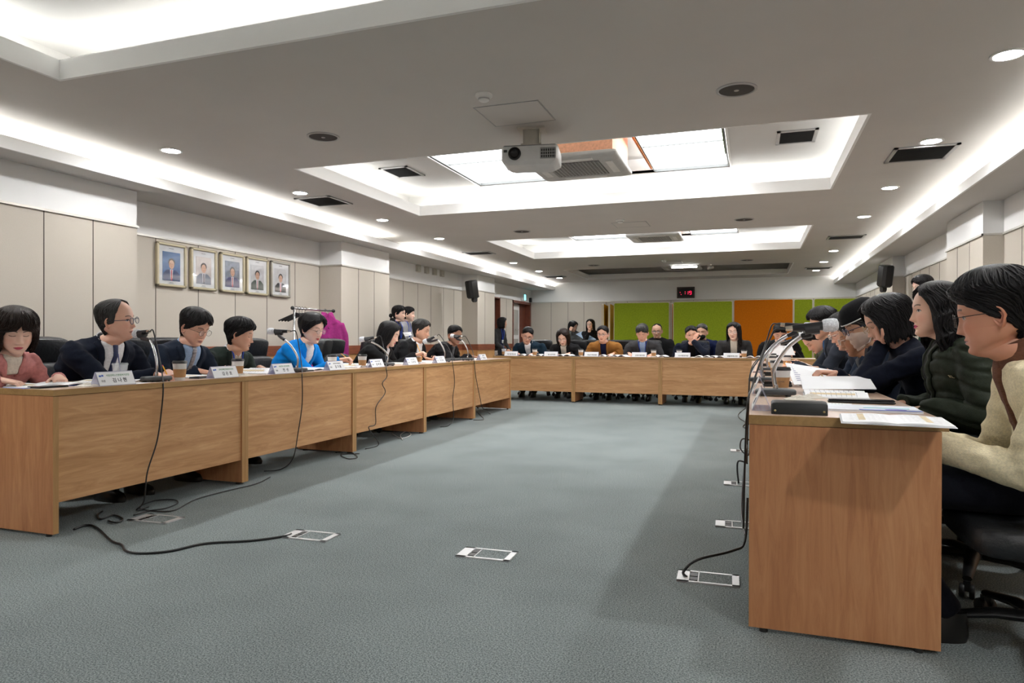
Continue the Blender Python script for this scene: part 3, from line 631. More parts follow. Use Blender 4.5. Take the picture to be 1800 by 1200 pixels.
#        z      front   back   halfw
HEAD = [(.124, .012, .030, .016), (.120, .030, .048, .036), (.108, .052, .068, .054), (.085, .076, .087, .069), (.055, .089, .098, .0765), (.025, .0925, .100, .078), (.000, .086, .095, .077), (-.025, .084, .085, .0745), (-.050, .083, .073, .0695), (-.072, .081, .062, .0615), (-.090, .078, .055, .051), (-.103, .072, .050, .040), (-.111, .060, .048, .034)]
def head_rings(n, nz, w=1, jaw=1, fem=0, nose=1.0, full=0):
    th = np.linspace(0, 2*np.pi, n, endpoint=False); a = th-.55*np.sin(th)
    zz = np.concatenate([.124-.016*(np.linspace(0, 1, max(4, nz//8))**1.5), np.linspace(.106, -.111, nz)])
    A = np.array(HEAD); fr = cub(A[:, 0], A[:, 1], zz); bk = cub(A[:, 0], A[:, 2], zz); hw = cub(A[:, 0], A[:, 3], zz)*w
    lo = np.clip((-zz-.03)/.08, 0, 1); hw = hw*(1+(jaw-1)*lo)+full*.006*lo
    Zr = np.repeat(zz[:, None], n, 1); ca, sa = np.cos(a)[None], np.sin(a)[None]
    ex = .92
    X = hw[:, None]*np.sign(sa)*np.abs(sa)**ex
    Y = np.where(ca > 0, fr[:, None], bk[:, None])*np.sign(ca)*np.abs(ca)**(1.0)
    # the front is a little flatter than an ellipse
    Y = np.where(ca > 0, fr[:, None]*np.abs(ca)**.80, Y)
    tilt = np.clip((-Zr-.02)/.09, 0, 1)**1.4*.42
    Z = Zr+tilt*(fr[:, None]-Y)
    f = np.clip(ca, 0, 1)**.5*(Y > 0)
    g = lambda x0, z0, sx, sz: np.exp(-((np.abs(X)-x0)/sx)**2-((Zr-z0)/sz)**2)
    gc = lambda z0, sx, sz: np.exp(-(X/sx)**2-((Zr-z0)/sz)**2)
    d = np.zeros_like(X)
    t = np.clip((.016-Zr)/.050, 0, 1)                       # along the nose: 0 bridge, 1 tip
    end = np.clip((Zr+.047)/.011, 0, 1); end = end*end*(3-2*end)
    d += nose*(.004+.019*t**1.2)*np.exp(-(X/(.0085+.0045*t))**2)*end*np.clip((.030-Zr)/.014, 0, 1)
    d += nose*.0085*g(.0125, -.036, .0065, .008)
    d += -.0100*g(.031, .006, .018, .013)+.0040*g(.030, .0265, .022, .008)*(1-.5*fem)
    d += .0062*g(.031, .005, .0125, .0075)
    d += .0045*g(.040, -.026, .02, .022)-.002*g(.030, -.055, .012, .014)
    d += .0058*gc(-.0585, .019, .0055)+.0056*gc(-.0695, .016, .0055)-.0034*gc(-.0640, .022, .0018)
    d += -.0035*gc(-.080, .02, .006)+.0060*gc(-.096, .019, .011)
    d += -.0015*gc(-.050, .003, .006)
    Y = Y+d*f
    return X, Y, Z, Zr
def paint_face(X, Y, Zr, skin, lip, brow, eyes, blush=0):
    C = np.ones(X.shape+(3,))*np.array(skin); F = (Y > .02)
    ax = np.abs(X)
    def put(mask, col, k=1.0):
        mm = np.clip(mask, 0, 1)[..., None]*k*F[..., None]; C[:] = C*(1-mm)+np.array(col)*mm
    put(np.exp(-((ax-.042)/.02)**2-((Zr+.028)/.018)**2), (skin[0]*1.05, skin[1]*.78, skin[2]*.76), .35+blush)
    put(np.exp(-(X/.013)**2-((Zr+.034)/.012)**2), (skin[0]*1.02, skin[1]*.82, skin[2]*.8), .35)
    lz = -.064; wx = np.clip(1-(ax/.0225)**2, 0, 1)
    up = (Zr > lz)*(Zr < lz+.0075*wx**.7); dn = (Zr <= lz)*(Zr > lz-.0085*wx)
    put((up+dn).astype(float), lip); put((np.abs(Zr-lz) < .0011)*(ax < .023)*1.0, [c*.35 for c in lip], .8)
    bz = .0275+.004*np.clip(1-((ax-.036)/.018)**2, -1, 1)
    put(np.clip(1.4-np.abs(Zr-bz)/.0030, 0, 1)*(ax > .013)*(ax < .050), brow, .85)
    e = 1-((ax-.031)/.0145)**2; inx = e > 0; e = np.clip(e, 0, 1)
    if eyes == 'open':
        top = .0085*e**.6; put(inx*(Zr < .004+top*.85)*(Zr > .004-.0035*e)*1.0, (.55, .52, .50))
        put(((ax-.031)**2+(Zr-.0065)**2 < .0050**2)*(Zr < .004+top*.85)*1.0, (.012, .009, .008))
        put(inx*(np.abs(Zr-(.004+top*.85)) < .0017)*1.0, (.02, .014, .012))
    else:
        put(inx*(np.abs(Zr-(.0035-.0035*e)) < .0019)*1.0, (.03, .018, .015), .95)
        put(inx*(np.abs(Zr-(.012+.001*e)) < .0010)*1.0, [c*.6 for c in skin], .6)
    return C
_hands = {}
def hand_geo(pose, vox):
    if (pose, vox) in _hands: return _hands[pose, vox]
    b = MB()
    def rr(w, h, y, z=0): return [(w*math.cos(a)*(abs(math.cos(a))**-.25 if abs(math.cos(a)) > .05 else 1), y, z+h*math.sin(a)) for a in [2*math.pi*k/14 for k in range(14)]]
    b.loft([rr(.027, .019, -.04), rr(.026, .018, 0), rr(.032, .016, .02), rr(.038, .0145, .05), rr(.039, .012, .08), rr(.034, .009, .094)])
    c = {'flat': (10, 14, 8), 'relax': (28, 32, 20), 'pen': (52, 58, 35), 'fist': (78, 85, 50), 'cup': (18, 35, 25)}[pose]
    for k, (x, L) in enumerate(((-.030, .060), (-.0105, .072), (.0095, .078), (.029, .070))):
        p = Vector((x, .086, 0)); a = 0; spread = (x*2.2 if pose in ('flat', 'relax', 'cup') else 0); pts = [p-Vector((0, .02, 0)), p]
        q = (0, 4, 2, 0)[k] if pose == 'pen' else (6, 2, 0, -3)[k]
        for fr, cc in zip((.44, .31, .25), c):
            a += R(cc+q); dv = Vector((math.sin(spread)*.5, math.cos(a), -math.sin(a))).normalized(); p = p+dv*L*fr; pts.append(p)
        b.tube(pts, [.0085, .0088, .0080, .0074, .0056], 10)
        b.ell(tuple(pts[-1]), (.0056, .0056, .0056), 8)
    if pose in ('pen', 'fist'): tp = [(.026, .012, -.006), (.042, .040, -.016), (.036, .068, -.030), (.022, .084, -.040)]
    else: tp = [(.024, .010, -.004), (.048, .036, -.010), (.060, .062, -.014), (.064, .084, -.018)]
    b.tube(tp, [.014, .0115, .0098, .0072], 10); b.ell(tp[-1], (.0072,)*3, 8)
    me = evaluate(b.mesh('scratch', SKIN), [('REMESH', dict(mode='VOXEL', voxel_size=vox)), ('SMOOTH', dict(factor=.5, iterations=2))])
    V = np.array([v.co[:] for v in me.vertices]); Fc = [tuple(p.vertices) for p in me.polygons]
    _hands[pose, vox] = (V, Fc); return _hands[pose, vox]
HAIR = {
 # z, front, back, halfw, gap(deg)
 'short': [(.142, .012, .02, .014, 0), (.137, .055, .055, .045, 0), (.122, .085, .088, .069, 0), (.098, .096, .106, .083, 0), (.082, .097, .110, .0865, 18), (.060, .0975, .111, .0840, 50), (.035, .095, .108, .0810, 66), (.008, .088, .100, .0792, 80), (-.020, .084, .091, .078, 112), (-.048, .08, .078, .070, 128), (-.070, .08, .066, .060, 142)],
 'full':  [(.150, .012, .02, .014, 0), (.144, .065, .060, .050, 0), (.126, .098, .094, .076, 0), (.100, .108, .112, .0905, 0), (.076, .107, .117, .091, 8), (.055, .101, .115, .0875, 44), (.030, .096, .111, .083, 64), (.004, .088, .101, .0795, 80), (-.022, .084, .092, .078, 112), (-.050, .08, .079, .070, 128), (-.075, .08, .066, .058, 142)],
 'recede': [(.131, .012, .02, .014, 0), (.127, .038, .05, .036, 0), (.116, .055, .075, .057, 18), (.098, .070, .094, .072, 48), (.075, .085, .102, .0795, 62), (.050, .090, .106, .0815, 68), (.025, .09, .105, .081, 73), (.000, .086, .099, .0795, 83), (-.022, .084, .089, .077, 112), (-.048, .08, .076, .069, 130), (-.065, .08, .066, .061, 142)],
 'bob':   [(.142, .012, .02, .014, 0), (.136, .055, .058, .048, 0), (.122, .088, .090, .076, 0), (.098, .103, .110, .092, 5), (.070, .105, .120, .099, 30), (.040, .103, .124, .102, 42), (.008, .100, .123, .104, 47), (-.025, .100, .119, .105, 49), (-.060, .102, .112, .104, 50), (-.090, .10, .102, .099, 54), (-.108, .095, .090, .090, 60)],
 'bangs': [(.144, .012, .02, .014, 0), (.138, .060, .060, .050, 0), (.124, .093, .092, .078, 0), (.098, .108, .112, .093, 0), (.070, .112, .120, .098, 0), (.048, .110, .122, .100, 8), (.030, .105, .122, .101, 38), (.005, .101, .120, .102, 48), (-.030, .100, .115, .102, 52), (-.065, .098, .105, .098, 56), (-.095, .09, .090, .086, 64)],
 'femshort': [(.148, .012, .02, .014, 0), (.142, .060, .062, .052, 0), (.126, .095, .096, .080, 0), (.100, .110, .116, .096, 2), (.074, .110, .123, .101, 22), (.045, .104, .124, .100, 50), (.015, .096, .119, .095, 64), (-.012, .088, .108, .088, 80), (-.04, .084, .093, .079, 112), (-.07, .08, .076, .065, 130), (-.10, .08, .064, .054, 145)],
 'long':  [(.140, .012, .02, .014, 0), (.134, .055, .058, .048, 0), (.120, .086, .090, .074, 0), (.096, .101, .109, .089, 4), (.066, .102, .117, .094, 36), (.035, .100, .119, .097, 48), (.000, .098, .118, .100, 52), (-.040, .096, .117, .102, 56), (-.080, .090, .116, .104, 62), (-.120, .080, .118, .106, 70), (-.165, .070, .122, .106, 80), (-.210, .060, .124, .102, 92), (-.250, .05, .120, .090, 104), (-.275, .04, .112, .075, 118)],
 'wavy':  [(.142, .012, .02, .014, 0), (.136, .055, .060, .050, 0), (.121, .083, .093, .078, 0), (.097, .096, .113, .094, 12), (.066, .096, .123, .102, 42), (.035, .092, .128, .108, 56), (.000, .088, .130, .113, 62), (-.040, .084, .132, .117, 66), (-.080, .080, .134, .120, 70), (-.120, .074, .136, .121, 74), (-.160, .068, .135, .116, 82), (-.195, .06, .128, .104, 92)],
 'bun':   [(.138, .012, .02, .014, 0), (.132, .052, .052, .042, 0), (.118, .080, .084, .066, 0), (.095, .097, .102, .080, 0), (.070, .100, .109, .084, 4), (.048, .100, .110, .084, 34), (.025, .094, .108, .083, 62), (.000, .088, .101, .0815, 76), (-.022, .084, .091, .078, 100), (-.048, .08, .078, .070, 118), (-.072, .08, .067, .058, 135)],
}
def hair_mesh(style, n, shift=0, vol=1.0, amp=.0022, wave=0, seed=0, cut=None, clumps=0):
    A = np.array(HAIR[style]); nz = 34 if n < 80 else 70
    zb = A[-1, 0] if cut is None else cut
    zz = A[0, 0]+(zb-A[0, 0])*np.linspace(0, 1, nz)**1.25
    fr, bk, hw, gp = [cub(A[:, 0], A[:, i], zz) for i in (1, 2, 3, 4)]
    el = np.clip(1-np.clip((zz-.055)/(A[0, 0]-.0548), 0, 1)**2.3, 0, 1)**.5; up_ = zz > .072
    for arr in (fr, bk, hw):
        ref = arr[np.argmin(np.abs(zz-.072))]; arr[up_] = ref*el[up_]/el[np.argmin(np.abs(zz-.072))]
    rs = np.random.RandomState(seed); ph = rs.rand(12)*6.28
    u = np.linspace(0, 1, n); out = []; inn = []; st_ = []
    for k, z in enumerate(zz):
        g = R(gp[k]*(1+.035*math.sin(zz[k]*90+ph[10])+.025*math.sin(zz[k]*210+ph[11]))); a = g+shift*min(1, gp[k]/30)*R(1)+u*(2*math.pi-2*g)
        s = np.zeros(n)
        for i, fq in enumerate((7, 13, 23, 37, 51)): s += np.sin(a*fq+ph[i]+z*(8+5*i))/(1+i*.45)
        u = np.linspace(0, 1, n)
        low = np.clip((.12-z)/.05, 0, 1)
        q = 1+amp/.09*s*.55*low
        if wave: q += wave*np.sin(z*75+ph[6]+1.5*np.sin(a*3+ph[7]))*np.clip((.08-z)/.08, 0, 1)+wave*.7*np.sin(z*130+a*9+ph[8])*np.clip((.08-z)/.08, 0, 1)
        vv = 1+(vol-1)*np.clip((z+.02)/.1, 0, 1)
        ca, sa = np.cos(a), np.sin(a)
        X = hw[k]*np.sign(sa)*np.abs(sa)**.92*q*vv; Y = np.where(ca > 0, fr[k]*np.abs(ca)**.8, -bk[k]*np.abs(ca))*q*(1 if z > .1 else vv)
        zj = z+(.007*np.sin(a*17+ph[9])+.006*np.sin(a*41+ph[10]))*(k/nz)**6+(vol-1)*.06*np.clip(z/.12, 0, 1)
        fw = np.clip(np.cos(a)+.15, 0, 1)*np.clip((.105-z)/.03, 0, 1)*np.clip((z-.015)/.03, 0, 1)
        zj = zj+fw*(.0045*np.sin(a*19+ph[3])+.004*np.sin(a*43+ph[4])+.0035*np.sin(a*71+ph[5]))*(1.2 if style != 'recede' else .5)
        out.append(np.stack([X, Y, zj+0*X], 1))
        st_.append(np.stack([np.cos(a)*14, np.sin(a)*14, np.full(n, k/nz*2.2)], 1))
        if gp[k] > 2:
            out[-1][:, :2] *= (.90+.10*np.minimum(1, np.minimum(u, 1-u)*n/5))[:, None]
        inn.append(out[-1]*[.86, .86, 1]-[0, 0, .006])
    O = np.concatenate(out); I = np.concatenate(inn); N = len(O); F = []
    for k in range(nz-1):
        for i in range(n-1):
            p = k*n+i; F.append((p, p+1, p+n+1, p+n)); F.append((N+p, N+p+n, N+p+n+1, N+p+1))
        F.append((k*n, (k+1)*n, N+(k+1)*n, N+k*n)); F.append((k*n+n-1, N+k*n+n-1, N+(k+1)*n+n-1, (k+1)*n+n-1))
    for i in range(n-1): p = (nz-1)*n+i; F.append((p, p+1, N+p+1, N+p))
    F.append(tuple(range(n-1, -1, -1)))
    A2 = np.concatenate(st_); V = np.concatenate([O, I]); S_ = np.concatenate([A2, A2*.93])
    ev, es = [], []; o = len(V); ct = Vector((0, 0, .02))
    for c in range(clumps):
        edge = rs.rand() < .35
        i = rs.choice([rs.randint(0, 5), rs.randint(n-5, n)]) if edge else rs.randint(0, n)
        k0 = int(nz*rs.uniform(.08, .62)); k1 = min(nz-1, k0+int(nz*rs.uniform(.25, .6))); m_ = 7; dr = rs.uniform(-.05, .05)*n; lift_ = rs.uniform(.004, .022); pts = []
        for q in range(m_):
            k = k0+(k1-k0)*q/(m_-1); ii = int(np.clip(i+dr*q/(m_-1), 0, n-1)); p = out[int(k)][ii].copy(); f_ = 1+lift_*math.sin(math.pi*min(1, .25+q/(m_-1)*.9)); p[:2] *= f_; p[2] = .02+(p[2]-.02)*(1+lift_*.5); pts.append(p)
        if k1 >= nz-2: pts[-1][2] -= rs.uniform(.002, .014)
        w_ = rs.uniform(.0022, .0048)
        for q, p in enumerate(pts):
            t_ = Vector(pts[min(q+1, m_-1)]-pts[max(q-1, 0)]); nr_ = Vector((p[0], p[1], (p[2]-.02)*.6)).normalized(); sd_ = t_.cross(nr_); sd_ = sd_.normalized() if sd_.length > 1e-6 else Vector((1, 0, 0)); tp = (.15, .7, 1, 1, .9, .6, .08)[q]
            for aa, bb in ((1, 0), (0, .45), (-1, 0), (0, -.45)): ev.append(Vector(p)+sd_*w_*tp*aa+nr_*w_*tp*bb); es.append(st_[k0][i]+np.array([aa*.5+c*.3, 0, q*.2]))
        for q in range(m_-1):
            for a4 in range(4): b4 = (a4+1) % 4; F.append((o+q*4+a4, o+q*4+b4, o+q*4+4+b4, o+q*4+4+a4))
        o += 4*m_
    if ev: V = np.concatenate([V, np.array([tuple(v) for v in ev])]); S_ = np.concatenate([S_, np.array(es)])
    return V, F, S_
def mk(name, V, F, m, parent, M=None, smooth=True, col=None, strand=None):
    me = bpy.data.meshes.new(name)
    if M is not None:
        A = np.array(M); V = np.asarray(V)@A[:3, :3].T+A[:3, 3]
    me.from_pydata([tuple(p) for p in V], [], F); me.materials.append(m)
    if smooth: me.polygons.foreach_set('use_smooth', [True]*len(F))
    if col is not None:
        at = me.color_attributes.new('paint', 'FLOAT_COLOR', 'POINT')
        at.data.foreach_set('color', np.concatenate([col, np.ones((len(col), 1))], 1).ravel())
    if strand is not None: me.attributes.new('strand', 'FLOAT_VECTOR', 'POINT').data.foreach_set('vector', strand.ravel())
    bm = bmesh.new(); bm.from_mesh(me); bmesh.ops.recalc_face_normals(bm, faces=bm.faces); bm.to_mesh(me); bm.free()
    o = bpy.data.objects.new(name, me); COL.objects.link(o); o.parent = parent
    return o
def ear_geo(n=18):
    """a cupped ear in the plane y-z, opening towards +x"""
    V = []; rings = []
    prof = [(1.0, -.006), (1.04, .004), (.98, .0115), (.84, .0105), (.74, .005), (.60, .0035), (.52, .007), (.36, .003), (.15, -.002)]
    for s, h in prof:
        for k in range(n):
            a = 2*math.pi*k/n; y = .0175*math.cos(a)*s; z = .031*math.sin(a)*s
            if z < 0: y *= (1+z*9)*.95
            if y > 0: hh = h*.55
            else: hh = h
            V.append((hh+.003, y-.002*(z > 0), z))
    F = [(r*n+i, r*n+(i+1) % n, (r+1)*n+(i+1) % n, (r+1)*n+i) for r in range(len(prof)-1) for i in range(n)]+[tuple(range(n-1, -1, -1)), tuple((len(prof)-1)*n+i for i in range(n))]
    return np.array(V), F
def person(label, head, face, hyaw=0, hpitch=0, hroll=0, s=1.0, fem=0, hair='short', hm=None, hshift=0, hvol=1, hwave=0, hcut=None, skin=(.56, .33, .22), lip=(.42, .16, .14),
           eyes='down', glasses=None, top=None, inner=None, lapel=None, tie=None, collar=None, buttons=None, lanyard=None, arms=('desk', 'desk'), seated=True, trousers=None, puffy=0,
           lod=1, broad=1, width=1, jaw=1, full=0, nose=1, group=None, trunk=0, side=0, mask=False, chairy=0, shoes=True, hoodfur=False, quilt=0, neckup=None, spine=1.0, legdx=0, brow=(.03, .022, .02), hunch=.04, twist=0):
    near = lod == 2; nA, nZ = {0: (56, 54), 1: (96, 84), 2: (200, 170)}[lod]; vox = {0: .017, 1: .012, 2: .0085}[lod]
    Hw = Vector(head); rz = R(face)
    L = .50*s*spine; hip = .50
    Bz = Hw.z-.132*s
    if not seated: hip = Bz-L*.992
    elif Bz-hip > L*.99: hip = Bz-L*.99
    th = math.acos(max(-1, min(1, (Bz-hip)/L))); hy = L*math.sin(th)+.062*s
    root = Hw-(Matrix.Rotation(rz, 3, 'Z') @ Vector((side, hy, 0))); root.z = 0
    t = thing('person', label, 'person', root, rz, group)
    Hl = Vector((side, hy, Hw.z))
    HM = Matrix.Translation(Hl) @ Euler((R(-hpitch), R(hroll), R(hyaw)), 'XYZ').to_matrix().to_4x4() @ Matrix.Scale(s, 4)
    up = Vector((side*.9, math.sin(th)*L, math.cos(th)*L)).normalized(); lat = Vector((1, 0, 0)); lat = (Matrix.Rotation(R(twist), 3, 'Z') @ lat); fwd = up.cross(lat).normalized(); fwd = -fwd if fwd.y < 0 else fwd
    lat = fwd.cross(up).normalized(); lat = -lat if lat.x < 0 else lat
    P0 = Vector((0, 0, hip))
    P = lambda v: P0+up*L*v+fwd*(-hunch*math.sin(math.pi*max(0, min(1, v))))*s
    wS = (.92 if fem else 1.05)*s*broad
    # ---- jacket
    prof = [(-.16, .172, .125, .115), (0, .178, .13, .118), (.25, .165+trunk*.3, .125+trunk, .105), (.5, .178, .13+trunk*.7, .112), (.68, .192, .126+trunk*.2, .116), (.82, .200, .108, .112), (.92, .186, .088, .104), (.99, .138, .066, .090), (1.03, .092, .056, .076), (1.06, .070, .050, .068)]
    b = MB(); pf = puffy
    if not seated: prof = [(-.5, .175, .12, .11)]+prof
    rings = []
    vs = np.linspace(prof[0][0], prof[-1][0], 26); A = np.array(prof); q = [cub(A[:, 0], A[:, i], vs) for i in (1, 2, 3)]
    for i, v in enumerate(vs):
        w_, f_, k_ = q[0][i]*wS+pf*.8*(v < .95), q[1][i]*s+pf*(v < .95), q[2][i]*s+pf*(v < .98)
        rings.append([tuple(P(v)+lat*w_*math.sin(a)*abs(math.sin(a)+1e-9)**-.15+fwd*(f_ if math.cos(a) > 0 else k_)*math.cos(a)) for a in [2*math.pi*j/28 for j in range(28)]])
    b.loft(rings); tb = MB(); tb.loft(rings)
    S = {}; Wr = {}; El = {}; HD = {}
    for sd, spec in zip((-1, 1), arms):
        Sj = P(.885)+lat*sd*.168*wS+fwd*(-.01)*s; S[sd] = Sj
        if spec == 'desk': spec = dict(w=(sd*.13, .20, .785), d=(-sd*.6, 1, -.22), n=(0, 0, 1), pose='relax')
        elif spec == 'down': spec = dict(w=(sd*.26, -.02, Hw.z-.72*s), d=(0, .1, -1), n=(sd, 0, 0), pose='relax', hint=(sd, -.6, 0))
        elif spec == 'lap': spec = dict(w=(sd*.10, .14, .62), d=(-sd*.8, 1, -.1), n=(0, 0, 1), pose='relax')
        elif spec == 'front': spec = dict(w=(sd*.07, .16, Hw.z-.60*s), d=(-sd*1, .25, -.5), n=(0, 1, .2), pose='relax')
        w = spec['w']; Wp = Vector((w[0], Hl.y-.0+w[1], w[2])); L1, L2 = .285*s, .255*s
        D = Wp-Sj; d = D.length
        if d > (L1+L2)*.985: Wp = Sj+D.normalized()*(L1+L2)*.985; D = Wp-Sj; d = D.length
        aa = (L1*L1-L2*L2+d*d)/(2*d); hh = math.sqrt(max(0, L1*L1-aa*aa)); dn = D.normalized()
        hint = Vector(spec.get('hint', (sd*.55, -.35, -1))); hp = (hint-dn*hint.dot(dn)).normalized()
        E = Sj+dn*aa+hp*hh; Wr[sd] = Wp; El[sd] = E; HD[sd] = spec
        rs = [.056+pf, .060+pf, .057+pf, .053+pf, .051+pf, .047+pf, .043+pf*.8, .038+pf*.5]
        if fem: rs = [r*.9 for r in rs]
        cuff = Wp+(Wp-E).normalized()*.006
        pts = [Sj-lat*sd*.03, Sj+lat*sd*.01+(E-Sj)*.10, Sj.lerp(E, .45), Sj.lerp(E, .85), E+(cuff-E)*.05, E.lerp(cuff, .3), E.lerp(cuff, .7), cuff]
        if quilt:
            P2 = smooth_path(pts, 6); rr_ = np.interp(np.linspace(0, 1, len(P2)), np.linspace(0, 1, 8), rs); rr_ = [r*s*(1+quilt*abs(math.sin(i*math.pi/4.0))) for i, r in enumerate(rr_)]
            b.tube(P2, rr_, 16)
        else: b.tube(smooth_path(pts, 3), list(np.interp(np.linspace(0, 1, 22), np.linspace(0, 1, 8), [r*s for r in rs])), 14)
        b.ell(tuple(Sj), (.060*s+pf, .060*s+pf, .054*s+pf), 12); tb.ell(tuple(Sj), (.060*s+pf, .060*s+pf, .054*s+pf), 12)
    am = (.0085 if not near else .0095)*(1+.5*(pf > 0)); sd0 = random.random()*50
    def fold(bb):
        me = evaluate(bb.mesh('scratch', top), [('REMESH', dict(mode='VOXEL', voxel_size=vox)), ('SMOOTH', dict(factor=.5, iterations=5 if lod else 3))])
        V = np.array([v.co[:] for v in me.vertices]); Nn = np.array([v.normal[:] for v in me.vertices])
        dsp = np.array([.9*noise.noise(Vector((p[0]*8+sd0, p[1]*8, p[2]*5)))+.5*noise.noise(Vector((p[0]*20, p[1]*20+sd0, p[2]*12)))+.55*(1-3.2*abs(noise.noise(Vector((p[0]*6+sd0, p[1]*9, p[2]*17))))) for p in V])
        if quilt: q_ = ((V[:, 2]-.12*V[:, 1]+.02*np.sin(V[:, 0]*14))/.066) % 1; dsp = dsp*.6-quilt*14*np.exp(-((q_-.5)/.11)**2)+quilt*5*np.abs(q_-.5)*0
        return me, V+Nn*(dsp*am)[:, None]
    tm, tv = fold(tb); bvh = BVHTree.FromPolygons([tuple(v) for v in tv], [tuple(p.vertices) for p in tm.polygons]); bpy.data.meshes.remove(tm)
    me, V = fold(b)
    me.vertices.foreach_set('co', V.ravel()); me.polygons.foreach_set('use_smooth', [True]*len(me.polygons)); me.materials.clear(); me.materials.append(top); me.name = 'jacket'
    jo = bpy.data.objects.new('jacket', me); COL.objects.link(jo); jo.parent = t
    full_bvh = BVHTree.FromPolygons([tuple(v) for v in V], [tuple(p.vertices) for p in me.polygons])
    def chest(u, v, off):
        ph = R(52)*max(0, min(1, (v-.78)/.24)); d_ = (fwd*math.cos(ph)+up*math.sin(ph)).normalized()
        o = P(min(v, 1.0))+lat*u+up*max(0, v-1.0)*.2+d_*.5; h = bvh.ray_cast(o, -d_)
        if h[0] is None: return P(v)+lat*u+fwd*.05
        return h[0]+d_*off
    def strip(name, rows, m, off, nu=9, nv=30, parent=jo, drop=.006):
        r = np.array(rows); vv = np.linspace(r[0, 0], r[-1, 0], nv); l = np.interp(vv, r[:, 0], r[:, 1]); g = np.interp(vv, r[:, 0], r[:, 2]); vs_ = []
        for j in range(nv):
            for i in range(nu):
                e = i in (0, nu-1) or j in (0,)
                vs_.append(chest(l[j]+(g[j]-l[j])*i/(nu-1), vv[j], off-(drop if e else 0)))
        F = [(j*nu+i, j*nu+i+1, (j+1)*nu+i+1, (j+1)*nu+i) for j in range(nv-1) for i in range(nu-1)]
        b2 = [v-fwd*.006 for v in vs_]; n0 = len(vs_); F += [tuple(n0+k for k in reversed(f)) for f in F]
        e = [i for i in range(nu)]+[j*nu+nu-1 for j in range(1, nv)]+[(nv-1)*nu+i for i in range(nu-2, -1, -1)]+[j*nu for j in range(nv-2, 0, -1)]
        F += [(e[(k+1) % len(e)], e[k], n0+e[k], n0+e[(k+1) % len(e)]) for k in range(len(e))]
        return mk(name, [tuple(v) for v in vs_+b2], F, m, parent)
    sh = None
    if inner:
        iv0, wt, wb, im = inner
        sh = strip('shirt', [(iv0, -wb*s, wb*s), (.98, -wt*s, wt*s), (1.06, -wt*s*.8, wt*s*.8)], im, .007)
        if lapel:
            lm, lw = lapel
            for sd in (-1, 1):
                a0 = [(iv0-.02, sd*(wb-.004), sd*(wb+.010)), (iv0+(1-iv0)*.55, sd*(wb+(wt-wb)*.55-.003), sd*(wb+(wt-wb)*.55+lw)), (iv0+(1-iv0)*.66, sd*(wb+(wt-wb)*.66-.002), sd*(wb+(wt-wb)*.66+lw*.75)), (.98, sd*wt, sd*(wt+.035)), (1.05, sd*(wt-.005), sd*(wt+.012))]
                strip('lapel', [(v, min(x, y)*s, max(x, y)*s) for v, x, y in a0], lm, .013, 6, 32)
        if tie:
            strip('tie', [(iv0-.0, -.022*s, .022*s), (.90, -.014*s, .014*s), (.955, -.017*s, .017*s), (1.02, -.015*s, .015*s)], tie, .017, 5, 26, sh, .004)
    if lanyard:
        for sd in (-1, 1): strip('lanyard', [(.55, sd*.004-.004, sd*.004+.004), (1.02, sd*.062*s-.005, sd*.062*s+.005)], lanyard, .019, 3, 24, jo, .001)
        strip('badge', [(.40, -.027, .027), (.55, -.027, .027)], mat('badge_white', (.6, .62, .62), .4), .018, 4, 4, jo, 0)
    if buttons:
        for v, u in buttons[1]:
            c = chest(u, v, .004); MB().ell(tuple(c), (.009, .009, .009), 10).build('button', buttons[0], jo, smooth=True)
    # collar ring around the neck
    def neck_band(name, m, r0, r1, z0, z1, openf, parent, th_=.008, lift=0, n=26):
        g = R(openf); vs_ = []
        for k in range(n):
            a = g+(2*math.pi-2*g)*k/(n-1)
            for rr, vv in ((r0, z0), (r1, z1), (r1-th_, z1), (r0-th_, z0)):
                vs_.append(P(.99)+lat*math.sin(a)*rr*1.05*s+fwd*(math.cos(a)*rr-.010)*s+up*(vv+lift*(-math.cos(a)))*s)
        F = [(k*4+i, k*4+(i+1) % 4, (k+1)*4+(i+1) % 4, (k+1)*4+i) for k in range(n-1) for i in range(4)]+[(0, 1, 2, 3), ((n-1)*4+3, (n-1)*4+2, (n-1)*4+1, (n-1)*4)]
        return mk(name, [tuple(v) for v in vs_], F, m, parent)
    if collar: neck_band('collar', collar, .074, .0645, -.005, .036, 14, sh or jo, lift=.010, th_=.004)
    if neckup: neck_band('neck_roll', neckup[0], .080, .068, -.02, neckup[1], 0.5, jo, .012, lift=.008)
    # ---- body: head, neck, trunk, arms and hands in one mesh
    X, Y, Z, Zr = head_rings(nA, nZ, w=width, jaw=jaw, fem=fem, nose=nose, full=full)
    Cc = paint_face(X, Y, Zr, skin, lip, brow, eyes, .15*fem)
    HA = np.array(HM); hv = np.stack([X, Y, Z], -1).reshape(-1, 3)@HA[:3, :3].T+HA[:3, 3]
    n = nA; nr = X.shape[0]; th_ = np.linspace(0, 2*np.pi, n, endpoint=False); an = th_-.55*np.sin(th_)
    ringsT = []
    nk = np.stack([.057*np.sin(an), .054*np.cos(an)-.018, -.118+(.05-.050*np.cos(an))*.5], 1)*(1 if not fem else .92)
    nk[:, 0] *= 1+.05*full; ringsT.append(nk@HA[:3, :3].T+HA[:3, 3])
    def tr(v, w_, f_, k_): return np.array([tuple(P(v)+lat*w_*s*math.sin(a)+fwd*(f_ if math.cos(a) > 0 else k_)*s*math.cos(a)) for a in an])
    base = tr(1.03, .064, .050, .068); ringsT += [ringsT[0]*.5+base*.5, base, tr(.95, .10, .05, .07), tr(.85, .14, .08, .09), tr(.5, .13, .09, .09), tr(0, .14, .09, .09)]
    V = np.concatenate([hv]+ringsT); nr2 = nr+len(ringsT)
